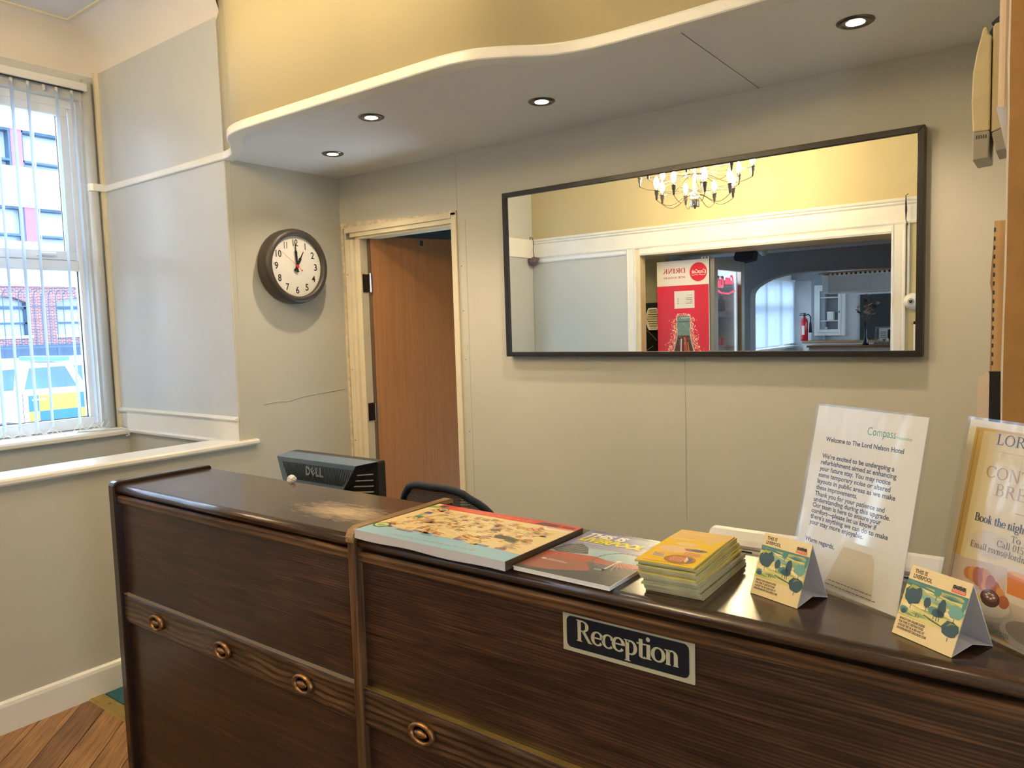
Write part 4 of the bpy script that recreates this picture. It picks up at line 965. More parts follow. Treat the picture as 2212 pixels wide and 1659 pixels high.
# -- tear-off map pad
mp_ = empty('map_pad', (2.0835, -1.789, ZT + .0135), (R(0), R(.0), R(-.8))); tag(mp_, 'large illustrated city map pad with red top band beside the divider', 'map pad')
WM, HM = .404, .262
ZT2 = .0
# the pad bridges the raised divider edge: slightly lifted at its left side
mb = MB()
def padsurf(mb, z0_, z1_, ins=0, n=12, lift=.006):
    pts = []
    for z_ in (z0_, z1_):
        for j in (0, 1):
            for i in range(n + 1):
                x_ = ins + (WM - 2 * ins) * i / n; y_ = ins + (HM - 2 * ins) * j
                wob = -.0015 * sin(x_ * 30) * (1 - j) if z_ == z0_ else 0
                pts.append((x_, y_, z_ + wob))
    m_ = n + 1; fs = []
    for i in range(n):
        fs += [(i, m_ + i, m_ + i + 1, i + 1), (2 * m_ + i, 2 * m_ + i + 1, 3 * m_ + i + 1, 3 * m_ + i), (i, i + 1, 2 * m_ + i + 1, 2 * m_ + i), (m_ + i, 3 * m_ + i, 3 * m_ + i + 1, m_ + i + 1)]
    fs += [(0, 2 * m_, 3 * m_, m_), (n, m_ + n, 3 * m_ + n, 2 * m_ + n)]
    mb.add(pts, fs); return mb
padsurf(mb, -.012, .006).build('sheets', 'card_grey', mp_)
B(WM - .0006, .002, -.011, WM + .0006, HM, .0058).build('binding', 'frame_brown', mp_)
P = Print(); cream = rgb('f1d79c'); road = rgb('fbeec2'); org = rgb('e0a63c'); bl_ = rgb('9bcbe0'); rd = rgb('e2402e'); pk = rgb('8a5a6a'); 
P.rect(0, 0, WM, HM, cream, 1)
P.poly([(0, 0), (WM, 0), (WM, .048), (.36, .052), (.30, .050), (.25, .058), (.2, .060), (.14, .064), (.09, .058), (.04, .062), (0, .058)], bl_, 2)
P.rect(.016, HM - .030, WM, HM, rd, 3); P.poly([(0, HM - .022), (.045, HM - .012), (.05, HM - .022), (.02, HM - .034), (0, HM - .036)], rgb('7fae4c'), 4)
rg = random.Random(5)
for k in range(60):
    x_, y_ = rg.uniform(.03, WM - .03), rg.uniform(.07, HM - .05); a_ = rg.choice([.15, 1.6, -.5, 1.2, .6]); l_ = rg.uniform(.04, .11)
    P.line([(x_, y_), (min(WM - .004, max(.004, x_ + l_ * cos(a_))), min(HM - .032, max(.062, y_ + l_ * sin(a_))))], .0022, road, 4)
for k in range(15):
    x_ = rg.uniform(.03, WM - .06); y_ = rg.uniform(.052, .064); P.rect(x_, y_ - .006, x_ + rg.uniform(.01, .04), y_ + .003, rg.choice([rgb('c8a9a0'), org, cream, rgb('9a7f86'), rgb('6f9fc0')]), 5)
for k in range(190):
    x_, y_ = rg.uniform(.02, WM - .04), rg.uniform(.064, HM - .044)
    P.rect(x_, y_, x_ + rg.uniform(.010, .022), y_ + .0032, org if rg.random() < .7 else rgb('c9861f'), 6)
    if rg.random() < .85: P.blob(x_ + .008, y_ - .007, rg.uniform(.003, .009), rg.uniform(.0018, .004), rg.choice([rgb('cdb7a2'), rgb('b9a3b0'), pk, rgb('8f7686'), rgb('ae8f6f'), rgb('b78a90'), rgb('c5605a'), rgb('7f8f72'), rgb('d7b7b0')]), 7, .4, 9)
P.blob(.31, .118, .032, .010, rgb('4b4a4a'), 8, .35); P.blob(.335, .106, .016, .005, rgb('4f7a3c'), 9, .3)
P.blob(.26, .152, .012, .006, rgb('5b4a5c'), 8, .5)
P.ell(.050, .222, .017, .011, rgb('b5332d'), 8); P.ell(.052, .222, .012, .0075, rgb('e9e4c0'), 9); P.ell(.053, .221, .008, .004, rgb('5f8f3e'), 10)
P.rect(.030, .178, .048, .192, rgb('5560a8'), 8); P.rect(.032, .142, .056, .156, rgb('4c9a68'), 8)
P.ell(.022, .058, .021, .018, rgb('3d4a46'), 8); P.ell(.022, .058, .017, .014, rgb('cfe0a0'), 9); P.ell(.024, .055, .012, .007, rgb('8bb04a'), 10)
P.ell(.325, .196, .015, .012, rgb('c98a5a'), 8); P.ell(.325, .196, .012, .0095, rgb('f0cfa0'), 9); P.line([(.313, .19), (.337, .203)], .0025, rd, 10); P.line([(.315, .204), (.335, .188)], .0025, rd, 10)
P.ell(.362, .128, .011, .008, rgb('c07a4a'), 8); P.blob(.36, .117, .008, .003, rgb('5f8f3e'), 8)
P.rect(.335, HM - .052, .40, HM - .036, rgb('f6ead0'), 7); P.rect(.34, HM - .038, .398, HM - .0355, rd, 8)
P.poly([(.300, HM - .028), (.355, HM - .026), (.36, HM - .010), (.31, HM - .008)], rgb('5a3550'), 5); P.rect(.365, HM - .024, .395, HM - .010, rgb('8e2d33'), 5)
P.poly([(.022, HM - .022), (.036, HM - .024), (.045, HM - .010), (.024, HM - .008)], rgb('4a3a78'), 5)
for k in range(26):   # scribbled lettering of the red band, too soft to read
    x_ = .06 + k * .009; P.line([(x_, HM - .022 + rg.uniform(-.002, .003)), (x_ + .007, HM - .016 + rg.uniform(-.003, .003))], .0016, rgb('f2b45a') if k % 3 else rgb('f7e3d0'), 6)
for k in range(11): P.line([(.10 + .02 * k, .018 + .0004 * k), (.116 + .02 * k, .0178 + .0004 * k)], .0016, rgb('c26f7c'), 4)
P.build('printed_cover', 'print_gloss', mp_, sheet_matrix((0, 0, .0061), (1, 0, 0), (0, 1, 0)))

# -- city guide magazine
mg = empty('magazine', (2.492, -1.774, ZT), (0, 0, R(-1.0))); tag(mg, 'blue city magazine with a big wheel on its cover beside the map pad', 'magazine')
WG, HG = .199, .268
MB().box(0, 0, 0, WG, HG, .0065).build('pages', 'paper_white', mg)
MB().prism([(-.001, .0064), (WG + .0015, .0064), (WG + .0015, .0078), (-.001, .0078)], -.001, HG, 'y').build('cover', 'paper_white', mg)
P = Print(); sky_ = rgb('8d93bd')
P.rect(0, 0, WG, HG, rgb('9a9cc4'), 1); P.poly([(0, HG), (WG, HG), (WG, .20), (0, .235)], rgb('7a83b6'), 2)
P.rect(0, HG - .012, WG, HG, rgb('4c5f9a'), 3)
P.poly([(0, .10), (WG, .12), (WG, .155), (.11, .168), (0, .15)], rgb('a8c9d8'), 3)
P.poly([(0, .085), (WG, .092), (WG, .118), (.13, .112), (.1, .122), (.06, .118), (0, .11)], rgb('b5543f'), 5)
P.poly([(0, 0), (WG, 0), (WG, .088), (.15, .098), (0, .088)], rgb('5e5a5c'), 4)
P.poly([(0, .012), (.09, .02), (.13, .05), (.10, .088), (.0, .086)], rgb('a0604e'), 5)
P.poly([(0, 0), (WG, 0), (WG, .05), (.12, .042), (.05, .01)], rgb('45494c'), 6)
P.poly([(0, .12), (.012, .165), (.035, .178), (.060, .160), (.078, .128), (.05, .118), (.02, .112)], rgb('54585c'), 6)
for k in range(5): P.line([(.005 + .012 * k, .118), (.028 + .011 * k, .170 - .006 * abs(k - 1))], .0012, rgb('b9c0c4'), 7)
cxw, cyw = .150, .118
for k in range(28):
    a0_, a1_ = 2 * pi * k / 28, 2 * pi * (k + 1) / 28
    P.line([(cxw + .047 * cos(a0_), cyw + .050 * sin(a0_)), (cxw + .047 * cos(a1_), cyw + .050 * sin(a1_))], .0016, rgb('5d6678'), 8)
    P.line([(cxw, cyw), (cxw + .046 * cos(a0_), cyw + .049 * sin(a0_))], .0006, rgb('c8d4de'), 7)
    P.ell(cxw + .047 * cos(a0_), cyw + .050 * sin(a0_), .0020, .0020, rgb('49526a'), 9, 8)
P.ell(cxw, cyw, .005, .005, rgb('f3f3f3'), 10, 12); P.line([(cxw, cyw), (cxw - .003, .062)], .003, rgb('efefef'), 9); P.line([(cxw, cyw), (cxw + .012, .066)], .0012, rgb('d0d6da'), 9)
P.rect(.128, .055, .150, .069, rgb('3e4a58'), 9); P.rect(.131, .058, .147, .066, rgb('8fa5b5'), 10)
P.text('THIS IS', .011, HG - .040, .0245, rgb('f6efe0'), 11, w=.088, shear=.18, bold=.07)
P.text('LIVERPOOL', .011, HG - .072, .0265, rgb('e6dd28'), 11, w=.142, shear=.18, bold=.08)
P.rect(.012, HG - .082, .075, HG - .0795, rgb('e8e6ee'), 11)
for k in range(3): P.rect(.150, HG - .026 - .005 * k, .190, HG - .0235 - .005 * k, rgb('d4d3e2'), 11)
P.rect(.018, .060, .028, .067, rgb('e4d5cc'), 11); P.rect(.031, .060, .075, .0625, rgb('d8c4bc'), 11); P.rect(.031, .065, .066, .067, rgb('d8c4bc'), 11)
P.build('printed_cover', 'print_gloss', mg, sheet_matrix((0, 0, .0079), (1, 0, 0), (0, 1, 0)))

# -- stack of yellow booklets
WBk, HBk = .099, .208; nb = 14; z_ = ZT
rg = random.Random(11)
tops = []
for i in range(nb):
    th_ = .0036 if i < nb - 1 else .0026
    top = i == nb - 1
    ang = rg.uniform(-1.2, 1.2) + (-3.5 if not top else 2.5) * 0 + (.8 * i / nb)
    bx = 2.737 + rg.uniform(-.0025, .0025) - .0006 * i; by = -1.742 + rg.uniform(-.003, .003) - .0012 * i
    lab = ('grey edged booklet at the very bottom of the booklet stack', 'second booklet from the bottom of the stack, grey paper edge', 'third booklet from the bottom of the stack, grey paper edge', 'fourth booklet from the bottom of the stack', 'fifth booklet from the bottom of the stack', 'sixth booklet from the bottom of the stack', 'seventh booklet from the bottom, last with grey edge', 'lowest yellow covered booklet of the stack, eighth from the bottom', 'sixth booklet from the top, yellow cover edge', 'fifth booklet from the top, yellow cover edge', 'fourth booklet from the top, yellow cover edge', 'third booklet from the top, yellow cover edge', 'second booklet from the top, right under the badge cover', 'yellow booklet on top of the booklet stack with a round brown badge')[i]
    bk_ = empty('booklet', (bx, by, z_), (0, 0, R(ang + 1.5))); tag(bk_, lab, 'booklet', 'yellow booklets stacked on the counter')
    # slightly bowed sheets so that the stack fans
    n_ = 8; mb = MB(); bow = .0030 * max(0, i - 6) / 7
    def zz_(y_): return bow * (1 - (y_ / HBk)) ** 2 * 1.0 + .0012 * math.sin(y_ * 22 + i * .4) * (i > 5)
    for (za, zb, mi_) in ((0.0, th_ * .82, 0), (th_ * .82, th_, 1)):
        o_ = len(mb.v)
        for j in range(n_ + 1):
            y_ = HBk * j / n_
            mb.v += [(0, y_, za + zz_(y_)), (WBk, y_, za + zz_(y_)), (WBk, y_, zb + zz_(y_)), (0, y_, zb + zz_(y_))]
        mb.mi = mi_
        for j in range(n_):
            a_ = o_ + 4 * j
            for k in range(4): mb.face((a_ + k, a_ + (k + 1) % 4, a_ + 4 + (k + 1) % 4, a_ + 4 + k))
        mb.face((o_, o_ + 3, o_ + 2, o_ + 1)); mb.face((o_ + 4 * n_, o_ + 4 * n_ + 1, o_ + 4 * n_ + 2, o_ + 4 * n_ + 3))
    ob = mb.build('pages', ['page_edges', 'booklet_yellow' if i > 6 else 'page_edges'], bk_)
    bm = bmesh.new(); bm.from_mesh(ob.data); bmesh.ops.recalc_face_normals(bm, faces=bm.faces); bm.to_mesh(ob.data); bm.free()
    if top:
        P = Print(); yl = rgb('f3c81e'); pe = rgb('f2cd84')
        P.rect(0, 0, WBk, HBk, yl, 1)
        P.poly([(0, HBk), (WBk, HBk), (WBk, .17), (.08, .13), (.04, .16), (0, .14)], rgb('efc878'), 2)
        for k in range(9):
            P.blob(rg.uniform(.02, .08), rg.uniform(.07, .19), rg.uniform(.014, .03), rg.uniform(.004, .010), rg.choice([rgb('f0cf92'), rgb('f4d770'), rgb('e9bd74'), rgb('f6d24a'), rgb('eac890')]), 3 + k * .3, .25)
        P.blob(.035, .082, .026, .020, rgb('efc993'), 6, .12, 18); P.blob(.070, .088, .020, .008, rgb('8f8070'), 7, .2); P.blob(.072, .089, .011, .004, rgb('3d3f55'), 8, .2); P.ell(.056, .089, .006, .003, rgb('c9502e'), 8)
        P.ell(.064, .033, .026, .022, rgb('a0855a'), 9); P.ell(.064, .034, .0235, .0195, rgb('c2702c'), 10); P.poly([(.070, .050), (.083, .042), (.086, .028), (.078, .020)], rgb('6f6678'), 11); P.poly([(.070, .050), (.078, .036), (.078, .020), (.073, .028)], rgb('efdcae'), 12)
        for k, (a_, b_) in enumerate(((.050, .072), (.048, .074), (.050, .070))): P.line([(a_, .041 - k * .008), (b_, .0395 - k * .008)], .005, rgb('f1d7b0'), 12); P.line([(a_ + .001, .041 - k * .008), (b_ - .001, .0395 - k * .008)], .0026, rgb('d2452c'), 13)
        for k in range(3): P.line([(.012 + .001 * k, .052 - .007 * k), (.032 + .002 * k, .051 - .007 * k)], .0056, rgb('f6e6c2'), 9); P.line([(.013 + .001 * k, .052 - .007 * k), (.031 + .002 * k, .051 - .007 * k)], .003, rgb('6f6a86') if k else rgb('d8763c'), 10)
        for k in range(3): P.line([(.058, .072 - .006 * k), (.088, .070 - .006 * k)], .0048, rgb('f3d3a4'), 9); P.line([(.059, .072 - .006 * k), (.087, .070 - .006 * k)], .0024, rgb('d9663c'), 10)
        for k in range(15): P.rect(.010 + .0052 * k, .0085, .0138 + .0052 * k, .0105, rgb('a8821c'), 5)
        # follow the bow of the sheet
        P2 = Print.build(P, 'printed_cover', 'print_matt', bk_, sheet_matrix((0, 0, th_ + .0002), (1, 0, 0), (0, 1, 0)))
        bm = bmesh.new(); bm.from_mesh(P2.data)
        for v in bm.verts: pass
        # cut finely along the length, then bend
        for j in range(1, 10): bmesh.ops.bisect_plane(bm, geom=bm.verts[:] + bm.edges[:] + bm.faces[:], plane_co=(0, HBk * j / 10, 0), plane_no=(0, 1, 0))
        for v in bm.verts: v.co.z += zz_(v.co.y) + .0002
        bm.to_mesh(P2.data); bm.free()
    z_ += th_ + (.0004 if i > 8 else .0002)

# -- tent cards
def tent(x, y, yaw, lean, w, h, label):
    t = empty('tent_card', (x, y, ZT), (0, 0, yaw)); tag(t, label, 'tent card', 'tent cards on the counter')
    dy, dz = h * sin(lean), h * cos(lean); th_ = .0011
    MB().prism([(0, 0), (0 + th_, 0), (dy + th_ * .3, dz - th_), (dy, dz)], 0, w, 'x').build('front_face', 'paper_cream', t)
    MB().prism([(2 * dy, 0), (dy, dz), (dy, dz - th_ * 2.4), (2 * dy - th_, 0)], 0, w, 'x').build('back_face', 'card_grey', t)
    MB().prism([(th_, .0006), (dy, .010), (2 * dy - th_, .0006), (2 * dy - th_, .0016), (dy, .011), (th_, .0016)], 0, w, 'x').build('base_flap', 'card_grey', t)
    P = Print(); k = w / .088
    P.rect(0, 0, w, h, rgb('ead3a0'), 1)
    x0_, x1_, y0_, y1_ = .0, w, h * .28, h * .80
    H = y1_ - y0_
    P.rect(x0_, y0_, x1_, y1_, rgb('d9ce84'), 2)
    X = lambda u: x0_ + u * w; Y = lambda v: y0_ + v * H
    P.poly([(X(0), Y(1)), (X(1), Y(1)), (X(1), Y(.80)), (X(.6), Y(.86)), (X(.35), Y(.80)), (X(0), Y(.84))], rgb('4f8078'), 3)
    P.poly([(X(.3), Y(.92)), (X(.9), Y(.95)), (X(1), Y(.86)), (X(.7), Y(.80))], rgb('b5b86a'), 4)
    P.poly([(X(0), Y(.72)), (X(.25), Y(.82)), (X(.65), Y(.66)), (X(.60), Y(.55)), (X(.3), Y(.60)), (X(.2), Y(.68))], rgb('88b0a4'), 4)
    P.poly([(X(.25), Y(.86)), (X(.45), Y(.84)), (X(.62), Y(.72)), (X(.4), Y(.76))], rgb('ecd9a0'), 5)
    P.poly([(X(.6), Y(.78)), (X(.85), Y(.76)), (X(.85), Y(.55)), (X(.66), Y(.58))], rgb('bdb95a'), 5)
    P.poly([(X(0), Y(.40)), (X(.5), Y(.48)), (X(1), Y(.35)), (X(1), Y(.28)), (X(.5), Y(.40)), (X(0), Y(.28))], rgb('ebd391'), 5)
    P.poly([(X(.42), Y(.22)), (X(.75), Y(.10)), (X(.80), Y(.05)), (X(.40), Y(.17))], rgb('5b6a52'), 6)
    P.poly([(X(0), Y(.05)), (X(.3), Y(.02)), (X(.6), Y(.0)), (X(.1), Y(.0)), (X(0), Y(0))], rgb('c7bd5e'), 6)
    dk_, tl = rgb('31515c'), rgb('4f8a84')
    rt = random.Random(17)
    for j in range(26):
        u, v = rt.uniform(.06, .94), rt.uniform(.06, .94); c_ = rt.choice([rgb('a8ad5c'), rgb('e9d595'), rgb('c9c06a'), rgb('8aa06a'), rgb('f0dfae')] if v < .66 else [rgb('5f8f86'), rgb('3f6f70'), rgb('a9b46c'), rgb('7fae9f')])
        P.poly([(X(max(0, u - .16)), Y(v + .02)), (X(u), Y(v + .045)), (X(min(1, u + .16)), Y(v - .01)), (X(u + .02), Y(v - .03))], c_, 6.2 + j * .03)
    def tree(u, v, ru, rv, c, trunk=True, L=8):
        ru, rv = ru * 1.12, rv * 1.12
        if trunk: P.line([(X(u), Y(v - rv)), (X(u), Y(v - rv - .10))], .0009, rgb('3d4a3c'), 7)
        P.blob(X(u), Y(v), min(ru * w, w * min(u, 1 - u)), rv * H, c, L, .12, 18)
    tree(.17, .62, .135, .24, dk_); P.poly([(X(.06), Y(.70)), (X(.10), Y(.88)), (X(.24), Y(.86)), (X(.18), Y(.78)), (X(.12), Y(.8))], rgb('a9ad55'), 10)
    tree(.42, .54, .052, .13, dk_); tree(.66, .52, .055, .22, dk_); tree(.57, .40, .11, .10, tl, True, 7); tree(.62, .37, .09, .09, dk_)
    tree(.88, .56, .13, .16, rgb('6fa497'), True, 7); tree(.97, .78, .06, .14, tl, False); tree(.53, .88, .05, .10, tl)
    tree(.865, .10, .125, .19, dk_, True, 9); P.poly([(X(.80), Y(.14)), (X(.84), Y(.27)), (X(.93), Y(.25)), (X(.86), Y(.22))], rgb('7c8f4a'), 10)
    tree(.08, .16, .06, .09, tl, False); tree(.09, .13, .04, .06, dk_, False, 10)
    P.line([(X(.30), Y(.08)), (X(.305), Y(.18))], .0014, rgb('5b6a58'), 9); P.line([(X(.34), Y(.07)), (X(.345), Y(.16))], .0014, rgb('7a8a70'), 9)
    ink = rgb('5a4636')
    P.text('THIS IS', .0065 * k, h * .905, .0052 * k, ink, 3, w=.019 * k, bold=.05); P.text('LIVERPOOL', .0065 * k, h * .832, .0052 * k, ink, 3, w=.028 * k, bold=.05)
    P.text('KINGFISHER', .064 * k, h * .868, .0042 * k, rgb('2a2626'), 12, w=.018 * k, bold=.10)
    P.rect(.0635 * k, h * .815, .0825 * k, h * .858, rgb('e05a42'), 12); P.text('VISITOR GUIDES', .0645 * k, h * .826, .0026 * k, rgb('f2c7b4'), 13, w=.017 * k)
    P.line([(.073 * k, h * .918), (.0755 * k, h * .935)], .0006, rgb('8a9a60'), 12)
    for j, s_ in enumerate(('SEARCH OUR ONLINE GUIDES', 'FOR OVER 75 DESTINATIONS', 'ACROSS THE UK & IRELAND AT', 'KINGFISHERVISITORGUIDES.COM')):
        P.text(s_, .005 * k, h * (.225 - .046 * j), .0030 * k, ink, 3, w=(.038, .037, .040, .044)[j] * k, bold=.06)
    P.build('printed_face', 'print_matt', t, sheet_matrix((0, -.0003, .0002), (1, 0, 0), (0, sin(lean), cos(lean))))
    return t
tent(2.8843, -1.663, -.3525, .3976, .0871, .099, 'small triangular tent card right of the yellow booklet stack')
tent(3.0986, -1.7095, -.5437, .4083, .0895, .098, 'triangular tent card at right, in front of the breakfast poster')

# -- acrylic stands
def stand(x, y, yaw, lean, w, h, label, name, cat='sign holder'):
    t = empty(name, (x, y, ZT), (0, 0, yaw)); tag(t, label, cat, 'acrylic menu stands on the counter')
    m = .004
    def panel(off, d, mm, nm, mg=0.0):
        # thin slab parallel to the leaning face
        c_, s_ = cos(lean), sin(lean)
        pr = [(off * c_ - mg * s_ * 0, -off * s_ + .003), ((off + d) * c_, -(off + d) * s_ + .003), ((off + d) * c_ + (h + mg) * s_, -(off + d) * s_ + .003 + (h + mg) * c_), (off * c_ + (h + mg) * s_, -off * s_ + .003 + (h + mg) * c_)]
        return MB().prism(pr, -mg, w + mg, 'x').build(nm, mm, t)
    panel(-.0030, .0018, 'acrylic', 'front_sheet', .0035)
    panel(.0020, .0018, 'acrylic', 'back_sheet', .0035)
    panel(.0, .0006, 'paper_white', 'poster')
    MB().box(0, .0, 0, w, .088, .0025).build('foot', 'acrylic', t)
    MB().prism([(.088, .0), (.0855, .0), (.05, .060), (.052, .061)], .0, w, 'x').build('rear_strut', 'acrylic', t)
    return t, sheet_matrix((0, -.0004 * cos(lean), .003 + .0004 * sin(lean)), (1, 0, 0), (0, sin(lean), cos(lean)))
t, Ms = stand(2.9175, -1.5535, -.5299, .2107, .2069, .2924, 'clear acrylic stand holding the white welcome letter', 'letter_stand')
P = Print(); ink = rgb('3c4560'); w_, h_ = .2069, .2924
P.rect(0, 0, w_, h_, rgb('f0ece4'), 1)
P.text('Compass', .106, h_ - .0375, .0125, rgb('3f9d8a'), 2, w=.052); P.text('Hospitality', .160, h_ - .0375, .0045, rgb('3f9d8a'), 2, w=.026)
P.text('Welcome to The Lord Nelson Hotel', .0265, .2345, .0074, ink, 2, w=.149, bold=.035)
lines = ['We\u2019re excited to be undergoing a', 'refurbishment aimed at enhancing', 'your future stay. You may notice', 'some temporary noise or altered', 'layouts in public areas as we make', 'these improvements.', 'Thank you for your patience and', 'understanding during this upgrade.', 'Our team is here to ensure your', 'comfort\u2014please let us know if', 'there\u2019s anything we can do to make', 'your stay more enjoyable.']
wd = [.140, .146, .138, .140, .151, .084, .137, .149, .135, .129, .152, .109]
yy_ = .206
for i, (s_, lw) in enumerate(zip(lines, wd)):
    P.text(s_, .0245 - .0004 * i, yy_, .0074, ink, 2, w=lw, bold=.035); yy_ -= (.0106 if i < 5 else .0108 if i == 5 else .0096)
P.text('Warm regards,', .0165, .065, .0074, ink, 2, w=.062, bold=.035)
P.poly([(.068, .004), (.163, .006), (.156, .066), (.150, .075), (.096, .074)], rgb('e3d6bd'), 1.5)
for k, (a_, b_) in enumerate(((.078, .160), (.072, .168))):
    x_ = a_
    while x_ < b_: 
        l_ = random.uniform(.004, .011); P.rect(x_, .0150 - .007 * k, min(b_, x_ + l_), .0167 - .007 * k, rgb('8a8578'), 2); x_ += l_ + .0016
P.build('letter', 'print_matt', t, Ms)
t, Ms = stand(3.1371, -1.6073, -.7088, .205, .245, .288, 'clear acrylic stand holding the cream breakfast poster at the right edge', 'poster_stand')
P = Print(); w_, h_ = .245, .288; gold = rgb('b8936a'); gr = rgb('4a463f'); cxp = .128
P.rect(0, 0, w_, h_, rgb('ece0c2'), 1)
P.rect(.012, .004, w_ - .012, h_ - .010, rgb('d9b463'), 2); P.rect(.026, .006, w_ - .014, h_ - .014, rgb('e6d29e'), 3)
P.poly([(.034, .09), (w_ - .015, .08), (w_ - .015, h_ - .018), (.038, h_ - .018)], rgb('ead9ae'), 4)
P.rect(.0165, .006, .0177, h_ - .014, rgb('b98a3c'), 5)
P.serif('LORD NELSON', .0495, .2575, .0150, gr, 12, 'LEFT', .7, w=.158); P.rect(.052, .2475, .20, .2480, rgb('b9a888'), 12)
P.serif('CONTINENTAL', .0425, .2105, .0165, gold, 12, 'LEFT', .75, w=.176); P.serif('BREAKFAST', .0620, .1880, .0165, gold, 12, 'LEFT', .75, w=.140)
P.serif('- \u00a3', .098, .1650, .0150, gold, 12, 'LEFT', .7, w=.034)
P.serif('Book the nigh', .0385, .1475, .0115, rgb('3a4046'), 12, 'LEFT', 1.05, w=.078, sp=-.03)
P.serif('To b', .1000, .1325, .0088, gr, 12, 'LEFT', .6, w=.026); P.serif('Call 0151', .0805, .1215, .0088, gr, 12, 'LEFT', .6, w=.046); P.serif('Email rsvns@lordne', .0395, .1105, .0088, gr, 12, 'LEFT', .6, w=.092)
P.poly([(.012, .006), (w_ - .012, .006), (w_ - .012, .085), (.10, .098), (.03, .092), (.012, .095)], rgb('d8c2ac'), 5)
P.poly([(.012, .006), (w_ - .012, .006), (w_ - .012, .02), (.10, .030), (.012, .034)], rgb('a99c8c'), 6)
P.ell(.082, .040, .042, .020, rgb('c4b8a4'), 7, 30, .05); P.ell(.082, .043, .036, .016, rgb('ddd2be'), 8, 30, .05)
for k in range(9): P.ell(.046 + .0076 * k, .080 - .0026 * k - (k - 4) ** 2 * .0004, .0085, .0175 - abs(k - 4) * .0022, rgb(('c9783a', 'dd9a4c', 'b8632c')[k % 3]), 9 + (k % 3) * .4, 18, .25)
P.ell(.086, .051, .0155, .0115, rgb('4a2318'), 11, 24); P.ell(.086, .054, .0120, .0070, rgb('7a4a38'), 12, 24)
for k in range(7): P.blob(.086 + .006 * cos(k), .054 + .0032 * sin(k), .0022, .0012, rgb('e6d8c8'), 13 + .1 * k)
P.poly([(.062, .048), (.071, .042), (.074, .045), (.065, .052)], rgb('e6c83a'), 12)
P.poly([(.103, .104), (.150, .104), (.144, .056), (.108, .056)], rgb('e9d9c4'), 8); P.poly([(.104, .094), (.149, .094), (.143, .066), (.109, .066)], rgb('e68a2c'), 9); P.ell(.1265, .094, .0225, .003, rgb('f0b468'), 10)
P.ell(.150, .022, .042, .020, rgb('cfc4b6'), 9, 30); P.ell(.150, .025, .034, .014, rgb('a89a8c'), 10, 30); P.ell(.070, .120, .035, .018, rgb('e2d0b4'), 5, 24)
P.text('Compass', .094, .009, .0085, rgb('5d8f7c'), 12, w=.030)
P.build('poster_print', 'print_gloss', t, Ms)

# ================================================================== CLOCK
ck = empty('wall_clock', (.0, -.362, 1.860), (0, 0, 0)); tag(ck, 'round grey brown wall clock showing one o\u2019clock', 'clock')
MX = Matrix(((0, 0, 1.2, 0), (1, 0, 0, 0), (0, 1, 0, 0), (0, 0, 0, 1)))    # local z -> +x, local x -> +y, local y -> +z
MB().lathe([(.178, .0), (.190, .004), (.193, .020), (.193, .056), (.190, .066), (.182, .073), (.170, .076), (.162, .074), (.156, .067), (.155, .058)], 72, MX, caps=False).build('casing', 'clock_body', ck, smooth=True)
dl = MB().lathe([(0, .0555), (.1555, .0555), (.1555, .050)][::-1], 64, MX).build('dial', 'clock_dial', ck)
P = Print(); blk = (.014, .014, .014)
for k in range(60):
    a_ = 2 * pi * k / 60; P.line([(.147 * sin(a_), .147 * cos(a_)), (.1505 * sin(a_), .1505 * cos(a_))], .0022, blk, 1)
for k in range(1, 13):
    a_ = 2 * pi * k / 12; r_ = .122; hh = .034
    wn_ = {1: .005, 2: .019, 3: .017, 4: .020, 5: .018, 6: .019, 7: .019, 8: .018, 9: .019, 10: .031, 11: .017, 12: .030}[k]
    P.text(str(k), r_ * sin(a_), r_ * cos(a_) - hh / 2, hh, blk, 1, align='CENTER', w=wn_ * 1.12, bold=.02)
P.build('numerals', 'print_matt', dl, Matrix.Translation((.0672, 0, 0)) @ Matrix(((0, 0, 1, 0), (1, 0, 0, 0), (0, 1, 0, 0), (0, 0, 0, 1))))
def hand(name, ang, prof, m, z_, t_=.0012):
    a_ = R(ang); pts = [(x * cos(a_) + y * sin(a_), -x * sin(a_) + y * cos(a_)) for x, y in prof]
    mb = MB().prism(pts, z_, z_ + t_); mb.xf(MX); return mb.build(name, m, ck)
hand('hour_hand', 30, [(-.008, -.028), (.008, -.028), (.004, -.012), (.006, .0), (.0085, .045), (.0035, .052), (.002, .088), (-.002, .088), (-.0035, .052), (-.0085, .045), (-.006, .0), (-.004, -.012)], 'ink_black', .0600)
hand('minute_hand', -3.5, [(-.008, -.030), (.008, -.030), (.004, -.012), (.0045, .0), (.0075, .075), (.003, .082), (.002, .132), (-.002, .132), (-.003, .082), (-.0075, .075), (-.0045, .0), (-.004, -.012)], 'ink_black', .0625)
hand('second_hand', -53, [(-.0009, -.034), (.0009, -.034), (.0006, .118), (-.0006, .118)], 'ink_red', .0650, .0006)
MB().lathe([(.0085, .0655), (.0085, .0670), (0, .0675)], 20, MX).build('hub', 'ink_red', ck)
MB().lathe([(.0040, .0650), (.0040, .0660), (0, .0662)], 14, MX @ Matrix.Translation((.034 * sin(R(127)), .034 * cos(R(127)), 0))).build('counterweight', 'ink_red', ck)
MB().lathe([(0, .071), (.1575, .071)][::-1], 48, MX).build('glass', 'glass_pane', ck)

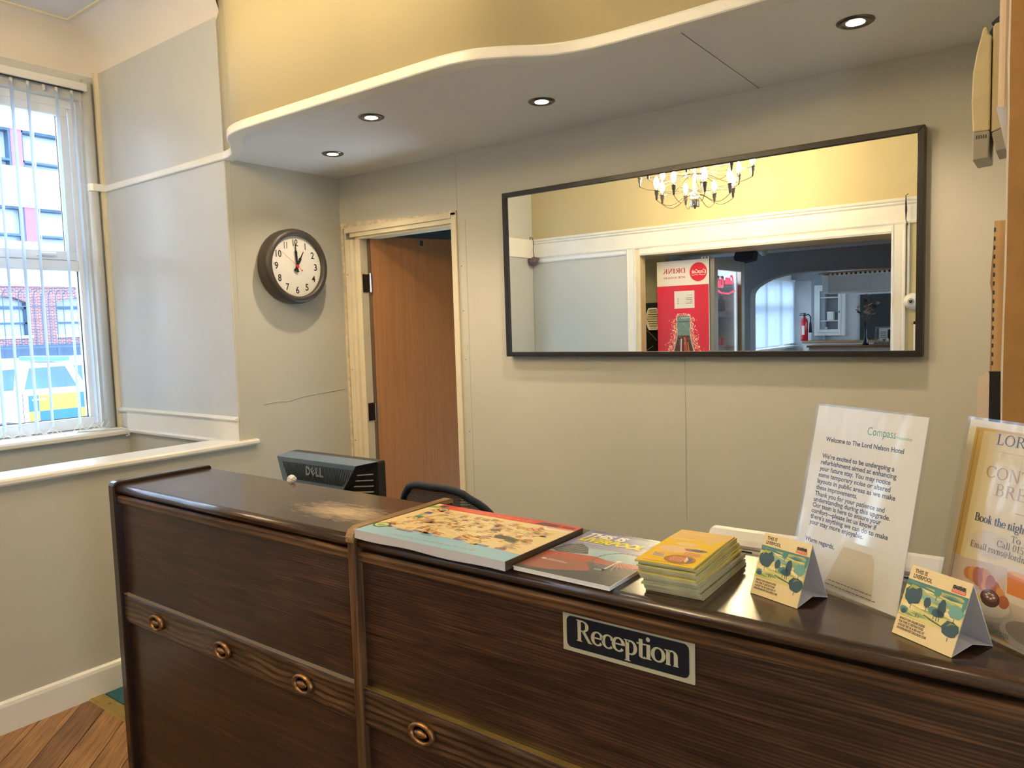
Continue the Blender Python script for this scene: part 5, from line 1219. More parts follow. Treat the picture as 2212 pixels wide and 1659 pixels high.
# ================================================================== MIRROR
mr = empty('wall_mirror', (2.0385, -.002, 1.7525)); tag(mr, 'long black framed mirror on the wall behind the counter', 'mirror')
hx, hz, fw = .861, .3755, .021
for nm, pr in (('top', [(-hx, hz), (hx, hz), (hx - fw, hz - fw), (-hx + fw, hz - fw)]), ('bottom', [(-hx, -hz), (-hx + fw, -hz + fw), (hx - fw, -hz + fw), (hx, -hz)]),
               ('left', [(-hx, -hz), (-hx, hz), (-hx + fw, hz - fw), (-hx + fw, -hz + fw)]), ('right', [(hx, -hz), (hx - fw, -hz + fw), (hx - fw, hz - fw), (hx, hz)])):
    MB().prism(pr, -.044, 0, 'y').build('frame_rail', 'frame_black', mr, bevel=.0015)
B(-hx + fw - .004, -.034, -hz + fw - .004, hx - fw + .004, -.030, hz - fw + .004).build('mirror_glass', 'mirror_glass', mr)
B(-hx + .02, -.030, -hz + .02, hx - .02, -.004, hz - .02).build('backing_board', 'frame_black', mr)

# ================================================================== RIGHT EDGE: partition end and what hangs beside it
pb = struct('wall_partition', B(3.1885, -.9, 0, 4.2, -.0, ZC), 'wall_paint', label='short partition right of the counter', cat='wall')
mb = MB(); n = 30; L = []
rg = random.Random(4)
for k in range(n + 1):
    z = ZC * k / n; L.append((3.1755 + rg.uniform(-.0012, .0012), z))
mb.prism(L + [(4.2, ZC), (4.2, 0)], -.9105, -.905, 'y'); tag(mb.build('hardboard_panel', 'board_tan'), 'brown hardboard panel covering the wall end at the right edge', 'board')
mb = MB().prism([(x - .0035 - .001 * (i % 2), z) for i, (x, z) in enumerate(L)] + [(3.20, ZC), (3.20, 0)], -.9045, -.9005, 'y'); tag(mb.build('backing_sheet', 'paper_white'), 'torn pale sheet edge behind the brown hardboard panel', 'board')
# cream door-entry handset box, seen edge on
ph = empty('intercom_box', (3.182, -.70, 1.90)); tag(ph, 'cream and grey handset box hanging high at the right edge', 'intercom')
sx_ = lambda a: a
MB().prism([(-.085, .035), (-.089, .10), (-.087, .17), (-.080, .215), (-.074, .24), (-.069, .262), (-.066, .268), (-.060, .266), (-.058, .25), (-.052, .246), (-.052, .035)], -.06, .06, 'y').build('handset', 'plastic_cream', ph, bevel=.004)
MB().prism([(-.085, -.03), (-.0855, .0345), (-.052, .0345), (-.053, -.028)], -.06, .06, 'y').build('handset_foot', 'plastic_grey', ph, bevel=.003)
MB().prism([(-.050, .03), (-.050, .262), (-.046, .272), (-.036, .272), (-.034, .262), (-.0, .262), (-.0, .06), (-.02, .04)], -.055, .065, 'y').build('cradle', 'plastic_cream', ph, bevel=.003)
MB().prism([(-.049, .029), (-.02, .040), (-.0, .058), (-.0, .0), (-.018, -.012), (-.040, -.015)], -.055, .065, 'y').build('cradle_foot', 'plastic_grey', ph, bevel=.003)
for k in range(5): B(-.078 + .0045 * k, -.0612, .018, -.0765 + .0045 * k, -.0598, .026).build('sound_slot', 'slot_dark', ph)
MB().tube([(-.050, .01, .285), (-.030, .0, .300), (-.015, .02, .292), (-.03, .03, .28), (-.05, .02, .275), (-.03, .0, .268), (-.01, .02, .275)], .012, 8).build('coiled_cord', 'chair_navy', ph, smooth=True)
t = MB().tube([(3.164, -.86, 1.955), (3.164, -.86, 2.34)], .0125, 12).build('paper_roll', 'pink_roll'); tag(t, 'pale pink paper roll standing vertical against the hardboard top', 'paper roll')
t = MB().prism([(3.150, 1.957), (3.172, 1.952), (3.1745, 1.858), (3.170, 1.862)], -.885, -.880, 'y').build('paper_sheet', 'card_grey'); tag(t, 'grey folded sheet hanging below the pink paper roll', 'paper')
cb_ = empty('comb_strip', (3.163, -.885, 1.39)); tag(cb_, 'pale plywood strip with a row of small notches at the right edge', 'wood strip')
B(-.0115, 0, 0, .0145, .006, .325).build('strip', 'ply_pale', cb_)
MB().prism([(-.0145, 0), (-.0115, 0), (-.0115, .32), (-.0125, .28), (-.016, .22), (-.0175, .19), (-.0135, .17)], .001, .004, 'y').build('split_edge', 'wood_bar', cb_)
for k in range(16): B(-.0118, -.0008, .012 + .0193 * k, -.0088, .0008, .021 + .0193 * k).build('notch', 'slot_dark', cb_)
kb = empty('folder', (3.155, -.86, 1.09)); tag(kb, 'worn cream edged black folder below the plywood strip', 'folder')
MB().prism([(-.030, 0), (-.008, 0), (-.008, .29), (-.010, .298), (-.020, .290), (-.030, .282)], -.01, .02, 'y').build('spine', 'pink_roll', kb)
B(-.008, -.008, 0, .017, .02, .297).build('cover', 'ink_black', kb)

# ================================================================== REFLECTED SIDE OF THE ROOM
def YV(y): return -.06 - y
# drinks fridge standing in the opening
fx0, fx1, fy0, fy1, fz = .08, .655, YV(3.86), YV(4.66), 2.088
fg = empty('drinks_fridge', (.37, (fy0 + fy1) / 2, 0)); tag(fg, 'red and white drinks fridge with a glass door, reflected in the mirror', 'fridge')
def fp(mb, name, m, parent=None, **k):
    mb.xf(Matrix.Translation((-.37, -(fy0 + fy1) / 2, 0))); return mb.build(name, m, parent or fg, **k)
fp(MB().box(fx0, fy0 - .03, .1, fx1 - .05, fy0, fz).box(fx0, fy1, .1, fx1 - .05, fy1 + .03, fz).box(fx0, fy1, .1, fx0 + .03, fy0, fz).box(fx0, fy1, fz - .05, fx1 - .05, fy0, fz).box(fx0, fy1, .1, fx1 - .05, fy0, .3).box(fx0 + .02, fy1 + .02, 0, fx1 - .08, fy0 - .02, .1), 'cabinet', 'fridge_white', bevel=.004)
fp(MB().box(fx0 + .031, fy1 + .031, .301, fx0 + .034, fy0 - .031, fz - .051).box(fx0 + .03, fy0 - .034, .301, fx1 - .055, fy0 - .031, fz - .051).box(fx0 + .03, fy1 + .031, .301, fx1 - .055, fy1 + .034, fz - .051), 'liner', 'fridge_inside')
dr_ = fp(MB().box(fx1 - .042, fy0 - .09, .14, fx1, fy0 + .0, fz).box(fx1 - .042, fy1, .14, fx1, fy1 + .09, fz).box(fx1 - .042, fy1 + .09, fz - .10, fx1, fy0 - .09, fz).box(fx1 - .042, fy1 + .09, .14, fx1, fy0 - .09, .26), 'door', 'fridge_grey', bevel=.004)
fp(B(fx1 - .050, fy1, .14, fx1 - .042, fy0, fz - .01), 'door_gasket', 'seal', dr_) if 0 else None
fp(MB().box(fx1 - .050, fy0 - .025, .14, fx1 - .043, fy0 - .002, fz - .01), 'door_gasket', 'seal', dr_)
fp(B(fx1 - .024, fy1 + .085, .255, fx1 - .020, fy0 - .085, fz - .095), 'door_glass', 'glass_pane', dr_)
fp(MB().box(fx1 - .09, fy1 + .036, .32, fx1 - .075, fy1 + .050, fz - .07), 'light_strip', 'led_strip')
for z in (.55, .88, 1.22, 1.555, 1.86):
    sh = fp(MB().box(fx0 + .05, fy1 + .05, z - .008, fx1 - .10, fy0 - .05, z), 'shelf', 'fridge_grey')
    fp(MB().box(fx1 - .105, fy1 + .05, z - .01, fx1 - .098, fy0 - .05, z + .045), 'shelf_edge', 'crate_purple', sh)
for k in range(3): fp(MB().lathe([(.012, 0), (.012, .02), (0, .022)], 10, Matrix.Translation((fx1 - .06 - .03 * k, fy0 - .02, fz))), 'hinge_cap', 'chrome')
def bottle_mb(h, r):
    return MB().lathe([(r * .9, 0), (r, .01), (r, h * .45), (r * .92, h * .55), (r, h * .62), (r * .45, h * .82), (r * .38, h * .95), (r * .42, h * .96), (r * .42, h), (0, h)], 12)
first = None
LB = ['dark bottle on the middle fridge shelf, nearest the red side', 'dark bottle on the middle fridge shelf, second from the red side', 'dark bottle on the middle fridge shelf, third from the red side', 'dark bottle on the middle fridge shelf, fourth from the red side', 'dark bottle on the middle fridge shelf, farthest from the red side']
for k in range(5):
    if first is None: first = bottle_mb(.24, .034).build('drink_bottle', 'bottle_dark', smooth=True); o = first
    else: o = first.copy(); COL.objects.link(o)
    o.location = (fx1 - .16, fy0 - .12 - .115 * k, 1.5555); tag(o, LB[k], 'bottle', 'bottles on the middle fridge shelf')
    o.location.z = 1.5555
first = None
LC = ['red can on the lower fridge shelf, nearest the red side', 'red can on the lower fridge shelf, second from the red side', 'red can on the lower fridge shelf, third from the red side', 'red can on the lower fridge shelf, fourth from the red side', 'red can on the lower fridge shelf, farthest from the red side']
for k in range(5):
    if first is None: first = MB().lathe([(.026, 0), (.032, .008), (.033, .02), (.033, .10), (.027, .114), (.025, .112), (0, .11)], 14).build('drink_can', 'can_red', smooth=True); o = first
    else: o = first.copy(); COL.objects.link(o)
    o.location = (fx1 - .16, fy0 - .12 - .115 * k, 1.2205); tag(o, LC[k], 'can', 'red cans on the lower fridge shelf')
first = None
LT = ['small dark can on the top fridge shelf, nearest the red side', 'small dark can on the top fridge shelf, second from the red side', 'small dark can on the top fridge shelf, third from the red side', 'small dark can on the top fridge shelf, fourth from the red side', 'small dark can on the top fridge shelf, farthest from the red side']
for k in range(5):
    if first is None: first = MB().lathe([(.020, 0), (.026, .008), (.026, .08), (.021, .09), (0, .088)], 12).build('drink_can', 'bottle_dark', smooth=True); o = first
    else: o = first.copy(); COL.objects.link(o)
    o.location = (fx1 - .16, fy0 - .12 - .115 * k, 1.8605); tag(o, LT[k], 'can', 'dark cans on the top fridge shelf')
light('fridge_fill', 'POINT', (.42, (fy0 + fy1) / 2, 1.98), energy=5, color=(.75, .88, 1.0), shadow_soft_size=.02)  # added point light without a fitting, brightens the fridge inside
# printed side panel
P = Print(); w_ = (fx1 - .05 - fx0) / .86; H = fz - .1
redp = rgb('dc2a40'); whp = rgb('e9e4dc'); rdk = rgb('c8283a')
Z = lambda d_: H - d_
P.rect(0, 0, w_, H, redp, 1); P.rect(0, Z(.235), w_, H, whp, 2); P.rect(0, 0, .006, H, whp, 3)
P.ell(.122, Z(.117), .100, .088, rgb('dd2030'), 4, 48)
P.text('Coca', .124, Z(.128), .034, whp, 6, 1, 'RIGHT', .45, .03, w=.085); P.text('Cola', .124, Z(.128), .034, whp, 6, 1, 'LEFT', .45, .03, w=.074)
P.line([(.042, Z(.098)), (.034, Z(.125)), (.050, Z(.146)), (.085, Z(.146)), (.115, Z(.140))], .005, whp, 7); P.line([(.125, Z(.148)), (.15, Z(.140)), (.185, Z(.148)), (.20, Z(.140))], .004, whp, 7)
P.line([(.112, Z(.112)), (.126, Z(.112))], .005, whp, 7)
P.serif('DRINK', .405, Z(.118), .046, rdk, 4, 'CENTER', 1.15, w=.27); P.text('ICE COLD', .405, Z(.166), .017, rdk, 4, 1, 'CENTER', 0, .02, w=.25)
P.rect(.170, Z(.452), .405, Z(.288), rgb('e6e2dc'), 5)
P.text('PRICE LIST', .195, Z(.333), .0085, rgb('6a6866'), 6, w=.06)
for k, s_ in enumerate(((.195, .275), (.195, .265), (.195, .215), (.195, .27))):
    z_ = Z(.358 + .0165 * k); P.rect(s_[0], z_, s_[1], z_ + .006, rgb('8d8a88'), 6); P.rect(s_[1] + .003, z_, .345, z_ + .0012, rgb('9d9a98'), 6); P.rect(.350, z_, .372, z_ + .006, rgb('8d8a88'), 6)
bx = .300; rg = random.Random(8)
for k in range(900):      # frosty spray around the bottle neck
    a_ = rg.uniform(0, 2 * pi); r_ = abs(rg.gauss(0, .045)); dz = rg.uniform(.50, 1.1); hw = .075 + max(0, dz - .66) * .30
    sgn = rg.choice((-1, 1)); x_ = bx + sgn * (hw + r_ * .8); 
    if dz < .54 : x_ = bx + rg.uniform(-.09, .09)
    s_ = rg.uniform(.0015, .006); P.blob(x_, Z(dz), s_, s_ * rg.uniform(.6, 1.6), rgb(('f4ddb0', 'efc98e', 'f7ece0', 'eaa58c')[k % 4]), 3 + (k % 7) * .2, .4, 5)
neck = [(.060, .525), (.075, .530), (.078, .555), (.070, .575), (.078, .60), (.080, .625), (.072, .64), (.074, .70), (.090, .76), (.115, .84), (.140, .95), (.150, 1.10), (.145, 1.4), (.11, 1.6), (.15, 1.9)]
P.poly([(bx - a_ - .006, Z(b_)) for a_, b_ in neck] + [(bx + a_ + .006, Z(b_)) for a_, b_ in neck[::-1]], rgb('f2e3cc'), 6)
P.poly([(bx - a_, Z(b_)) for a_, b_ in neck] + [(bx + a_, Z(b_)) for a_, b_ in neck[::-1]], rgb('6f8f88'), 7)
low = [n_ for n_ in neck if n_[1] >= .70]
P.poly([(bx - a_ + .008, Z(b_ + .01)) for a_, b_ in low] + [(bx + a_ - .008, Z(b_ + .01)) for a_, b_ in low[::-1]], rgb('5a2a1c'), 9)
P.poly([(bx - .03, Z(.73)), (bx + .0, Z(.72)), (bx - .02, Z(1.2)), (bx - .08, Z(1.2))], rgb('b5542a'), 10); P.poly([(bx + .02, Z(.74)), (bx + .035, Z(.74)), (bx + .055, Z(1.1)), (bx + .035, Z(1.1))], rgb('d8c8c0'), 11); P.poly([(bx - .055, Z(.78)), (bx - .045, Z(.77)), (bx - .075, Z(1.1)), (bx - .095, Z(1.1))], rgb('d9822f'), 11)
for k in range(140):
    dz = rg.uniform(.54, .80); hw = .062 + max(0, dz - .70) * .25; x_ = bx + rg.uniform(-hw, hw); P.ell(x_, Z(dz), .0022, .0028, rgb(('d5e0da', '3f5a58', 'b8ccc6', '8fb0aa')[k % 4]), 12 + (k % 3) * .3, 6)
P.rect(bx - .075, Z(.582), bx + .075, Z(.572), rgb('3f605c'), 12); P.rect(bx - .07, Z(.545), bx + .03, Z(.540), rgb('d6e6e0'), 13)
P.v = [(x * .86, y, z) for x, y, z in P.v]
P.build('side_print', 'print_gloss', fg, sheet_matrix((fx1 - .05 - .37, fy0 + .0006 - (fy0 + fy1) / 2, .1), (-1, 0, 0), (0, 0, 1)))
# red neon script inside the door glass
Mn = sheet_matrix((fx1 - .06 - .37, 0, 1.88), (0, 1, 0), (0, 0, 1))
cu_specs = [('Coca', -.125, .03, .085, .21, 0), ('Cola', .125, -.01, .085, .19, 0)]
nl = letters(fg, cu_specs, 'neon_red', 'neon_letters', Mn, .006)
fp(MB().tube([(fx1 - .056, fy1 + .13, 1.80), (fx1 - .056, fy1 + .3, 1.77), (fx1 - .056, fy0 - .3, 1.775), (fx1 - .056, fy0 - .12, 1.83), (fx1 - .056, fy0 - .11, 1.93)], .008, 8), 'neon_swash', 'neon_red')

# black marble board with a hexagonal frame, beside the fridge
mbz = empty('marble_board', (-.04, YV(3.98), 0)); tag(mbz, 'black marble board standing left of the fridge in the reflection', 'board')
B(-.13, -.02, 0, .09, .02, 1.705).build('slab', 'marble_black', mbz, bevel=.003)
for a_, b_ in (((-.125, 1.70), (-.04, 1.50)), ((-.12, 1.47), (-.03, 1.42)), ((-.03, 1.42), (.06, 1.33)), ((-.11, 1.2), (.02, 1.28))):
    MB().tube([(a_[0], .0205, a_[1]), ((a_[0] + b_[0]) / 2 + .004, .0205, (a_[1] + b_[1]) / 2), (b_[0], .0205, b_[1])], .0014, 4).build('gold_vein', 'brass', mbz)
hexp = lambda r_: [(.075 + r_ * cos(R(60 * k)) * .8, 1.545 + r_ * sin(R(60 * k))) for k in range(6)]
h1, h2 = hexp(.125), hexp(.108)
hs = empty('hexagon_frame', (0, YV(3.98) + .022, 0)); tag(hs, 'white hexagonal frame with slats hung on the black marble board', 'frame')
mb = MB()
for k in range(6): mb.prism([h1[k], h1[(k + 1) % 6], h2[(k + 1) % 6], h2[k]], 0, .03, 'y')
mb.build('rim', 'fridge_white', hs)
mb2 = MB()
for k in range(8): B(.0, .004, 1.455 + .023 * k, .14, .012, 1.472 + .023 * k).build('slat', 'paper_cream', hs)
hs.location.x = -.075; hs.scale = (.9, 1, 1)

# dome cameras on the reflected wall
def dome(name, loc, lab, m, M, r=.052):
    t = empty(name, loc); tag(t, lab, 'security camera')
    b = MB().lathe([(r * 1.12, 0), (r * 1.12, .012), (r, .022), (r * .96, .036), (r * .80, .058), (r * .5, .074), (0, .080)], 24, M).build('housing', m, t, smooth=True)
    MB().lathe([(r * .42, .074), (r * .36, .079), (r * .3, .077)], 20, caps=False, M=M @ Matrix.Rotation(R(0), 4, 'X')).build('lens_ring', 'plastic_grey', t, smooth=True)
    MB().lathe([(r * .28, .072), (r * .2, .082), (0, .086)], 16, M).build('lens', 'lens_dark', t, smooth=True)
    return t
M_down = Matrix.Rotation(R(180 - 38), 4, Vector((1, .7, 0)))
dome('dome_camera', (-1.195, YB + .065, 2.205), 'grey dome camera in the reflected wall corner left of the pale panel', 'cam_purple', Matrix.Rotation(R(150), 4, Vector((1, -.5, 0)).normalized()))
dome('dome_camera', (2.315, YB + .006, 1.615), 'white dome camera at the right end of the reflection', 'plastic_white', Matrix.Rotation(R(-90), 4, 'X'), .058)
tag(MB().tube([(-1.235, YB + .06, 2.40), (-1.225, YB + .075, 2.43), (-1.20, YB + .08, 2.425), (-1.19, YB + .06, 2.38), (-1.20, YB + .06, 2.30), (-1.19, YB + .06, 2.22)], .0035, 6).build('camera_cable', 'rubber'), 'black cable looping from the cornice to the corner dome camera', 'cable')
tag(MB().tube([(2.285, YB + .05, 2.43), (2.27, YB + .06, 2.42), (2.27, YB + .052, 2.37), (2.272, YB + .055, 2.31), (2.27, YB + .05, 2.24), (2.28, YB + .02, 2.20)], [.003, .003, .006, .008, .003, .003], 6).build('power_cable', 'rubber'), 'black cable with an inline plug over the cornice right of the opening', 'cable')

# bar room things
tag(MB().prism([(-.10, -.09), (.10, -.06), (.12, .05), (.06, .10), (-.12, .08), (-.15, -.02)], -.10, .10, 'y').build('loudspeaker', 'rubber', loc=(-.10, YV(6.9), 2.33), bevel=.015), 'black loudspeaker high in the corner of the bar room', 'speaker')
dome('dome_camera', (-.02, YV(7.30), 2.43), 'small white camera under the cornice above the arch', 'plastic_white', Matrix.Rotation(R(160), 4, 'X'), .05)
# far counter, canopy
bc = empty('bar_counter', (1.2, YV(10.6), 0)); tag(bc, 'pale bar counter with wooden edges under the canopy', 'counter')
B(-1.45, -.25, 0, 2.0, .25, 1.0).build('front', 'bar_light', bc); B(-1.48, -.28, 1.0, 2.0, .28, 1.035).build('worktop', 'wood_bar', bc, bevel=.004)
bb = empty('back_bar', (.4, YV(12.55), 0)); tag(bb, 'wooden shelf counter along the far wall of the bar', 'counter')
B(-1.25, -.30, 0, 2.6, .35, 1.01).build('front', 'bar_light', bb); B(-1.27, -.32, 1.01, 2.6, .37, 1.05).build('worktop', 'wood_bar', bb, bevel=.004)
cn = empty('bar_canopy', (1.5, YV(10.6), 1.9)); tag(cn, 'pale canopy box with a dentil cornice hanging above the bar', 'canopy')
out = lambda o_: [(-1.52 - o_, .30 - .0), (-1.40, .30 + .10 + o_), (2.2, .30 + .10 + o_), (2.2, -.35), (-1.52 - o_, -.35)]
MB().prism(out(0)[::-1], .02, .27).build('box', 'bar_light', cn)
MB().prism(out(.02)[::-1], .0, .02).build('base_moulding', 'fridge_white', cn); MB().prism(out(.03)[::-1], .27, .285).build('top_moulding', 'fridge_white', cn); MB().prism(out(.06)[::-1], .315, .34).build('cornice_top', 'wood_bar', cn)
for k in range(50): B(-1.38 + .07 * k, .40, .285, -1.345 + .07 * k, .435, .315).build('dentil', 'fridge_white', cn)
for y in (-.2, .1):
    MB().tube([(-.2, y, .34), (-.2, y, .762)], .01, 6).build('hanger', 'steel', cn)
    MB().tube([(1.8, y, .34), (1.8, y, .762)], .01, 6).build('hanger', 'steel', cn)
# glazed wall cupboard
cp = empty('wall_cupboard', (-.52, -12.98, 1.16)); tag(cp, 'white glazed wall cupboard on the far grey wall', 'cupboard')
mb = MB()
B(-.27, -.01, 0, .27, .02, .96).build('back', 'bar_grey', cp)
MB().box(-.28, .02, -.02, -.22, .14, .98).box(.22, .02, -.02, .28, .14, .98).box(-.22, .02, -.02, .22, .14, .04).box(-.22, .02, .92, .22, .14, .98).build('frame', 'fridge_white', cp, bevel=.004)
dd = MB().box(-.22, .14, .04, -.17, .16, .92).box(.17, .14, .04, .22, .16, .92).box(-.17, .14, .04, .17, .16, .10).box(-.17, .14, .86, .17, .16, .92).build('door', 'fridge_white', cp, bevel=.003)
B(-.17, .148, .10, .17, .151, .86).build('pane', 'glass_pane', dd); B(.19, .16, .42, .20, .175, .46).build('knob', 'dark_chrome', dd)
for z in (.26, .72): B(-.22, .02, z, .22, .13, z + .02).build('shelf', 'fridge_white', cp)
def small(name, lab, cat, mb, m, loc): o = mb.build(name, m, smooth=False); o.location = loc; tag(o, lab, cat); return o
small('storage_tub', 'white tub on the middle shelf of the far cupboard', 'tub', MB().lathe([(.07, 0), (.075, .02), (.075, .16), (.078, .17), (0, .175)], 16), 'fridge_white', (-.50, -12.90, 1.441))
small('pink_box', 'pink box on the middle shelf of the far cupboard', 'box', B(-.05, -.04, 0, .05, .04, .06), 'ext_red', (-.66, -12.90, 1.441))
small('blue_box', 'pale blue box on the bottom shelf of the far cupboard', 'box', B(-.06, -.04, 0, .06, .04, .11), 'panel_blue', (-.62, -12.90, 1.201))
# fire extinguisher with its notice
fe = empty('fire_extinguisher', (-.90, YV(12.45), 1.0505)); tag(fe, 'red fire extinguisher standing beside the far cupboard', 'fire extinguisher')
MB().lathe([(.06, 0), (.068, .01), (.068, .38), (.055, .43), (.025, .455), (.025, .48), (0, .485)], 20).build('cylinder', 'ext_red', fe, smooth=True)
MB().box(-.10, -.012, .50, .04, .012, .515).box(-.08, -.012, .53, .04, .012, .545).box(-.015, -.015, .48, .02, .015, .545).build('valve_lever', 'rubber', fe, bevel=.003)
MB().tube([(.02, 0, .50), (.08, .0, .52), (.115, .0, .47), (.115, .0, .35)], .012, 8).build('hose', 'rubber', fe, smooth=True)
MB().tube([(.115, 0, .36), (.115, 0, .16)], [.018, .034], 10).build('horn', 'rubber', fe, smooth=True)
B(-.03, .062, .12, .02, .070, .30).build('label_plate', 'fridge_white', fe)
t = B(-.05, -.004, -.11, .05, .004, .11).build('fire_notice', 'fridge_white', loc=(-.83, -12.97, 1.74), rot=(0, R(14), 0)); tag(t, 'small tilted fire notice above the extinguisher', 'sign'); B(-.03, .004, .05, .03, .006, .09).build('notice_panel', 'ext_red', t)
# vase with copper leaves
vs = empty('leaf_vase', (.62, YV(10.45), 1.0355)); tag(vs, 'dark blue vase of copper coloured leaves on the bar', 'vase')
MB().lathe([(.05, 0), (.045, .03), (.022, .12), (.016, .22), (.022, .33), (.035, .37), (.03, .37), (.012, .22), (0, .1)], 20).build('vase', 'vase_blue', vs, smooth=True)
rg = random.Random(21)
for k in range(9):
    a_ = rg.uniform(0, 2 * pi); r_ = rg.uniform(.03, .17); zt_ = rg.uniform(.5, .75) if k else .80
    MB().tube([(0, 0, .2), (r_ * .3 * cos(a_), r_ * .3 * sin(a_), .4), (r_ * cos(a_), r_ * sin(a_), zt_)], .003, 5).build('stem', 'leaf_dark', vs)
    for j in range(4):
        t_ = .55 + .15 * j; cx_, cy_2, cz_ = r_ * cos(a_) * t_ * 1.05, r_ * sin(a_) * t_ * 1.05, .4 + (zt_ - .4) * (t_ - .3) / .7
        mb = MB(); pts = [(0, 0, 0), (.022, .02, .004), (.03, .05, 0), (.015, .078, -.004), (0, .085, -.004), (-.015, .078, -.004), (-.03, .05, 0), (-.022, .02, .004)]
        mb.add(pts, [tuple(range(8))]); mb.xf(Matrix.Translation((cx_, cy_2, cz_)) @ Matrix.Rotation(rg.uniform(0, 6.28), 4, 'Z') @ Matrix.Rotation(rg.uniform(-.2, .9), 4, 'X'))
        mb.build('leaf', 'leaf_copper' if rg.random() < .75 else 'leaf_dark', vs)
mw = empty('microwave', (.98, YV(10.75), 1.0355)); tag(mw, 'white microwave on the bar behind the leaf vase', 'microwave')
B(-.22, -.15, 0.01, .22, .0, .27).build('body', 'fridge_white', mw, bevel=.006); B(-.08, .0, .03, .20, .006, .24).build('door', 'lens_dark', mw)
for k in range(6): B(-.19, 0, .04 + .03 * k, -.11, .004, .055 + .03 * k).build('button_row', 'bar_grey', mw)
cc = empty('cake_cabinet', (.98, YV(10.40), 1.0355)); tag(cc, 'small curved glass cake cabinet at the right of the bar', 'display case')
MB().prism([(-.10, 0), (.12, 0), (.12, .10), (.06, .26), (-.02, .28), (-.10, .28)], -.20, .22, 'x').build('glass_hood', 'glass_pane', cc)
MB().box(-.21, -.11, 0, .23, .13, .05).box(-.21, -.11, .27, .23, .0, .29).build('base', 'steel', cc, bevel=.004)
for k in range(4): MB().lathe([(.04, .052), (.045, .07), (.03, .10), (0, .11)], 10, cx=-.13 + .09 * k, cy=0).build('cake', 'cake', cc)
# bar windows: frames, panes, vanes
def bar_window(idx, y0_, y1_, lab):
    wn_ = empty('window_%d' % idx); tag(wn_, lab, 'window', kind='structure')
    MB().box(-1.33, y0_, .95, -1.27, y1_, 1.01).box(-1.33, y0_, 2.20, -1.27, y1_, 2.26).box(-1.33, y0_, 1.01, -1.27, y0_ + .06, 2.2).box(-1.33, y1_ - .06, 1.01, -1.27, y1_, 2.2).build('outer_frame', 'upvc', wn_)
    n_ = 2
    for k in range(1, n_ + 1): 
        y_ = y0_ + (y1_ - y0_) * k / (n_ + 1); B(-1.33, y_ - .04, 1.01, -1.27, y_ + .04, 2.2).build('mullion', 'upvc', wn_)
    B(-1.33, y0_ + .06, 1.70, -1.27, y1_ - .06, 1.79).build('transom', 'upvc', wn_)
    B(-1.302, y0_ + .06, 1.01, -1.298, y1_ - .06, 2.2).build('pane', 'glass_pane', wn_)
    b = empty('vertical_blind', (-1.19, (y0_ + y1_) / 2, 2.23)); tag(b, 'closed vertical blind over the ' + lab.split(' of ')[0].split(' window')[0] + ' window of the bar room', 'blind')
    B(-.02, -(y1_ - y0_) / 2 - .05, 0, .02, (y1_ - y0_) / 2 + .05, .035).build('headrail', 'plastic_white', b)
    me_ = None; k = 0; y_ = -(y1_ - y0_) / 2
    while y_ < (y1_ - y0_) / 2 + .02:
        if me_ is None: o_ = MB().add([(-.003, -.042, 0), (.003, .042, 0), (.003, .042, -1.23), (-.003, -.042, -1.23)], [(0, 1, 2, 3)]).build('vane', 'vane_cloth', b); me_ = o_.data
        else: o_ = bpy.data.objects.new('vane', me_); COL.objects.link(o_); o_.parent = b
        o_.location = (0, y_, 0); o_.rotation_euler = (0, 0, R(30 + random.uniform(-4, 4))); y_ += .078
bar_window(2, -12.80, -10.25, 'far window of the bar room')
bar_window(3, -7.2, -5.4, 'added near window of the bar room, put in for daylight')  # added opening beyond the fridge to brighten the arch wall
struct('window_sill_bar', B(-1.36, -12.85, .93, -1.10, -10.2, .96), 'gloss_white', label='white sill below the far bar window', cat='sill')

# ================================================================== THE STREET
struct('street', B(-19.0, -45, -.40, -1.40, 45, -.30), 'asphalt', label='pale grey street outside the window', cat='street')
struct('pavement', B(-19.0, -45, -.299, -17.0, 45, -.17), 'kerb_stone', label='pale pavement below the brick building', cat='pavement')
bd = empty('street_building', (-19.0, 5.924, -1.292)); bd.scale = (1.814,) * 3; tag(bd, 'brick and white panel building across the street', 'building')
def bp_(mb, name, m, parent=None, **k):
    mb.xf(Matrix.Translation((9.0, -2, .03))); return mb.build(name, m, parent or bd, **k)
# ground floor brick: piers between arched windows, pitch 1.95 m
pitch = .99; wys = [1.45 + pitch * (k - 9) * 1.0 for k in range(20)]
mb = MB(); mb.box(-9.5, -20, 1.45, -9.2, 20, 1.46)
mb.box(-9.4, -20, 1.42, -9.0, 20, 1.58); 
mb2 = MB()
ww_ = .62; zs, zt2 = 1.58, 2.16
seg = 6
for y_ in wys:
    mb2.box(-9.3, y_ + ww_ / 2 - 0, zs, -9.0, y_ + pitch - ww_ / 2, 2.31)
    for k in range(seg):
        a0_ = -ww_ / 2 + ww_ * k / seg; a1_ = a0_ + ww_ / seg
        f_ = lambda s: zt2 - .10 * (2 * s / ww_) ** 2
        mb2.add([(-9.0, y_ + a0_, f_(a0_)), (-9.0, y_ + a1_, f_(a1_)), (-9.0, y_ + a1_, 2.31), (-9.0, y_ + a0_, 2.31), (-9.3, y_ + a0_, f_(a0_)), (-9.3, y_ + a1_, f_(a1_)), (-9.3, y_ + a1_, 2.31), (-9.3, y_ + a0_, 2.31)],
                [(0, 1, 2, 3), (0, 4, 5, 1), (3, 2, 6, 7)])
bp_(mb2, 'brick_wall', 'brick_far'); bp_(MB().box(-9.3, -22, 1.45, -9.0, 24, 1.58), 'brick_course', 'brick_far')
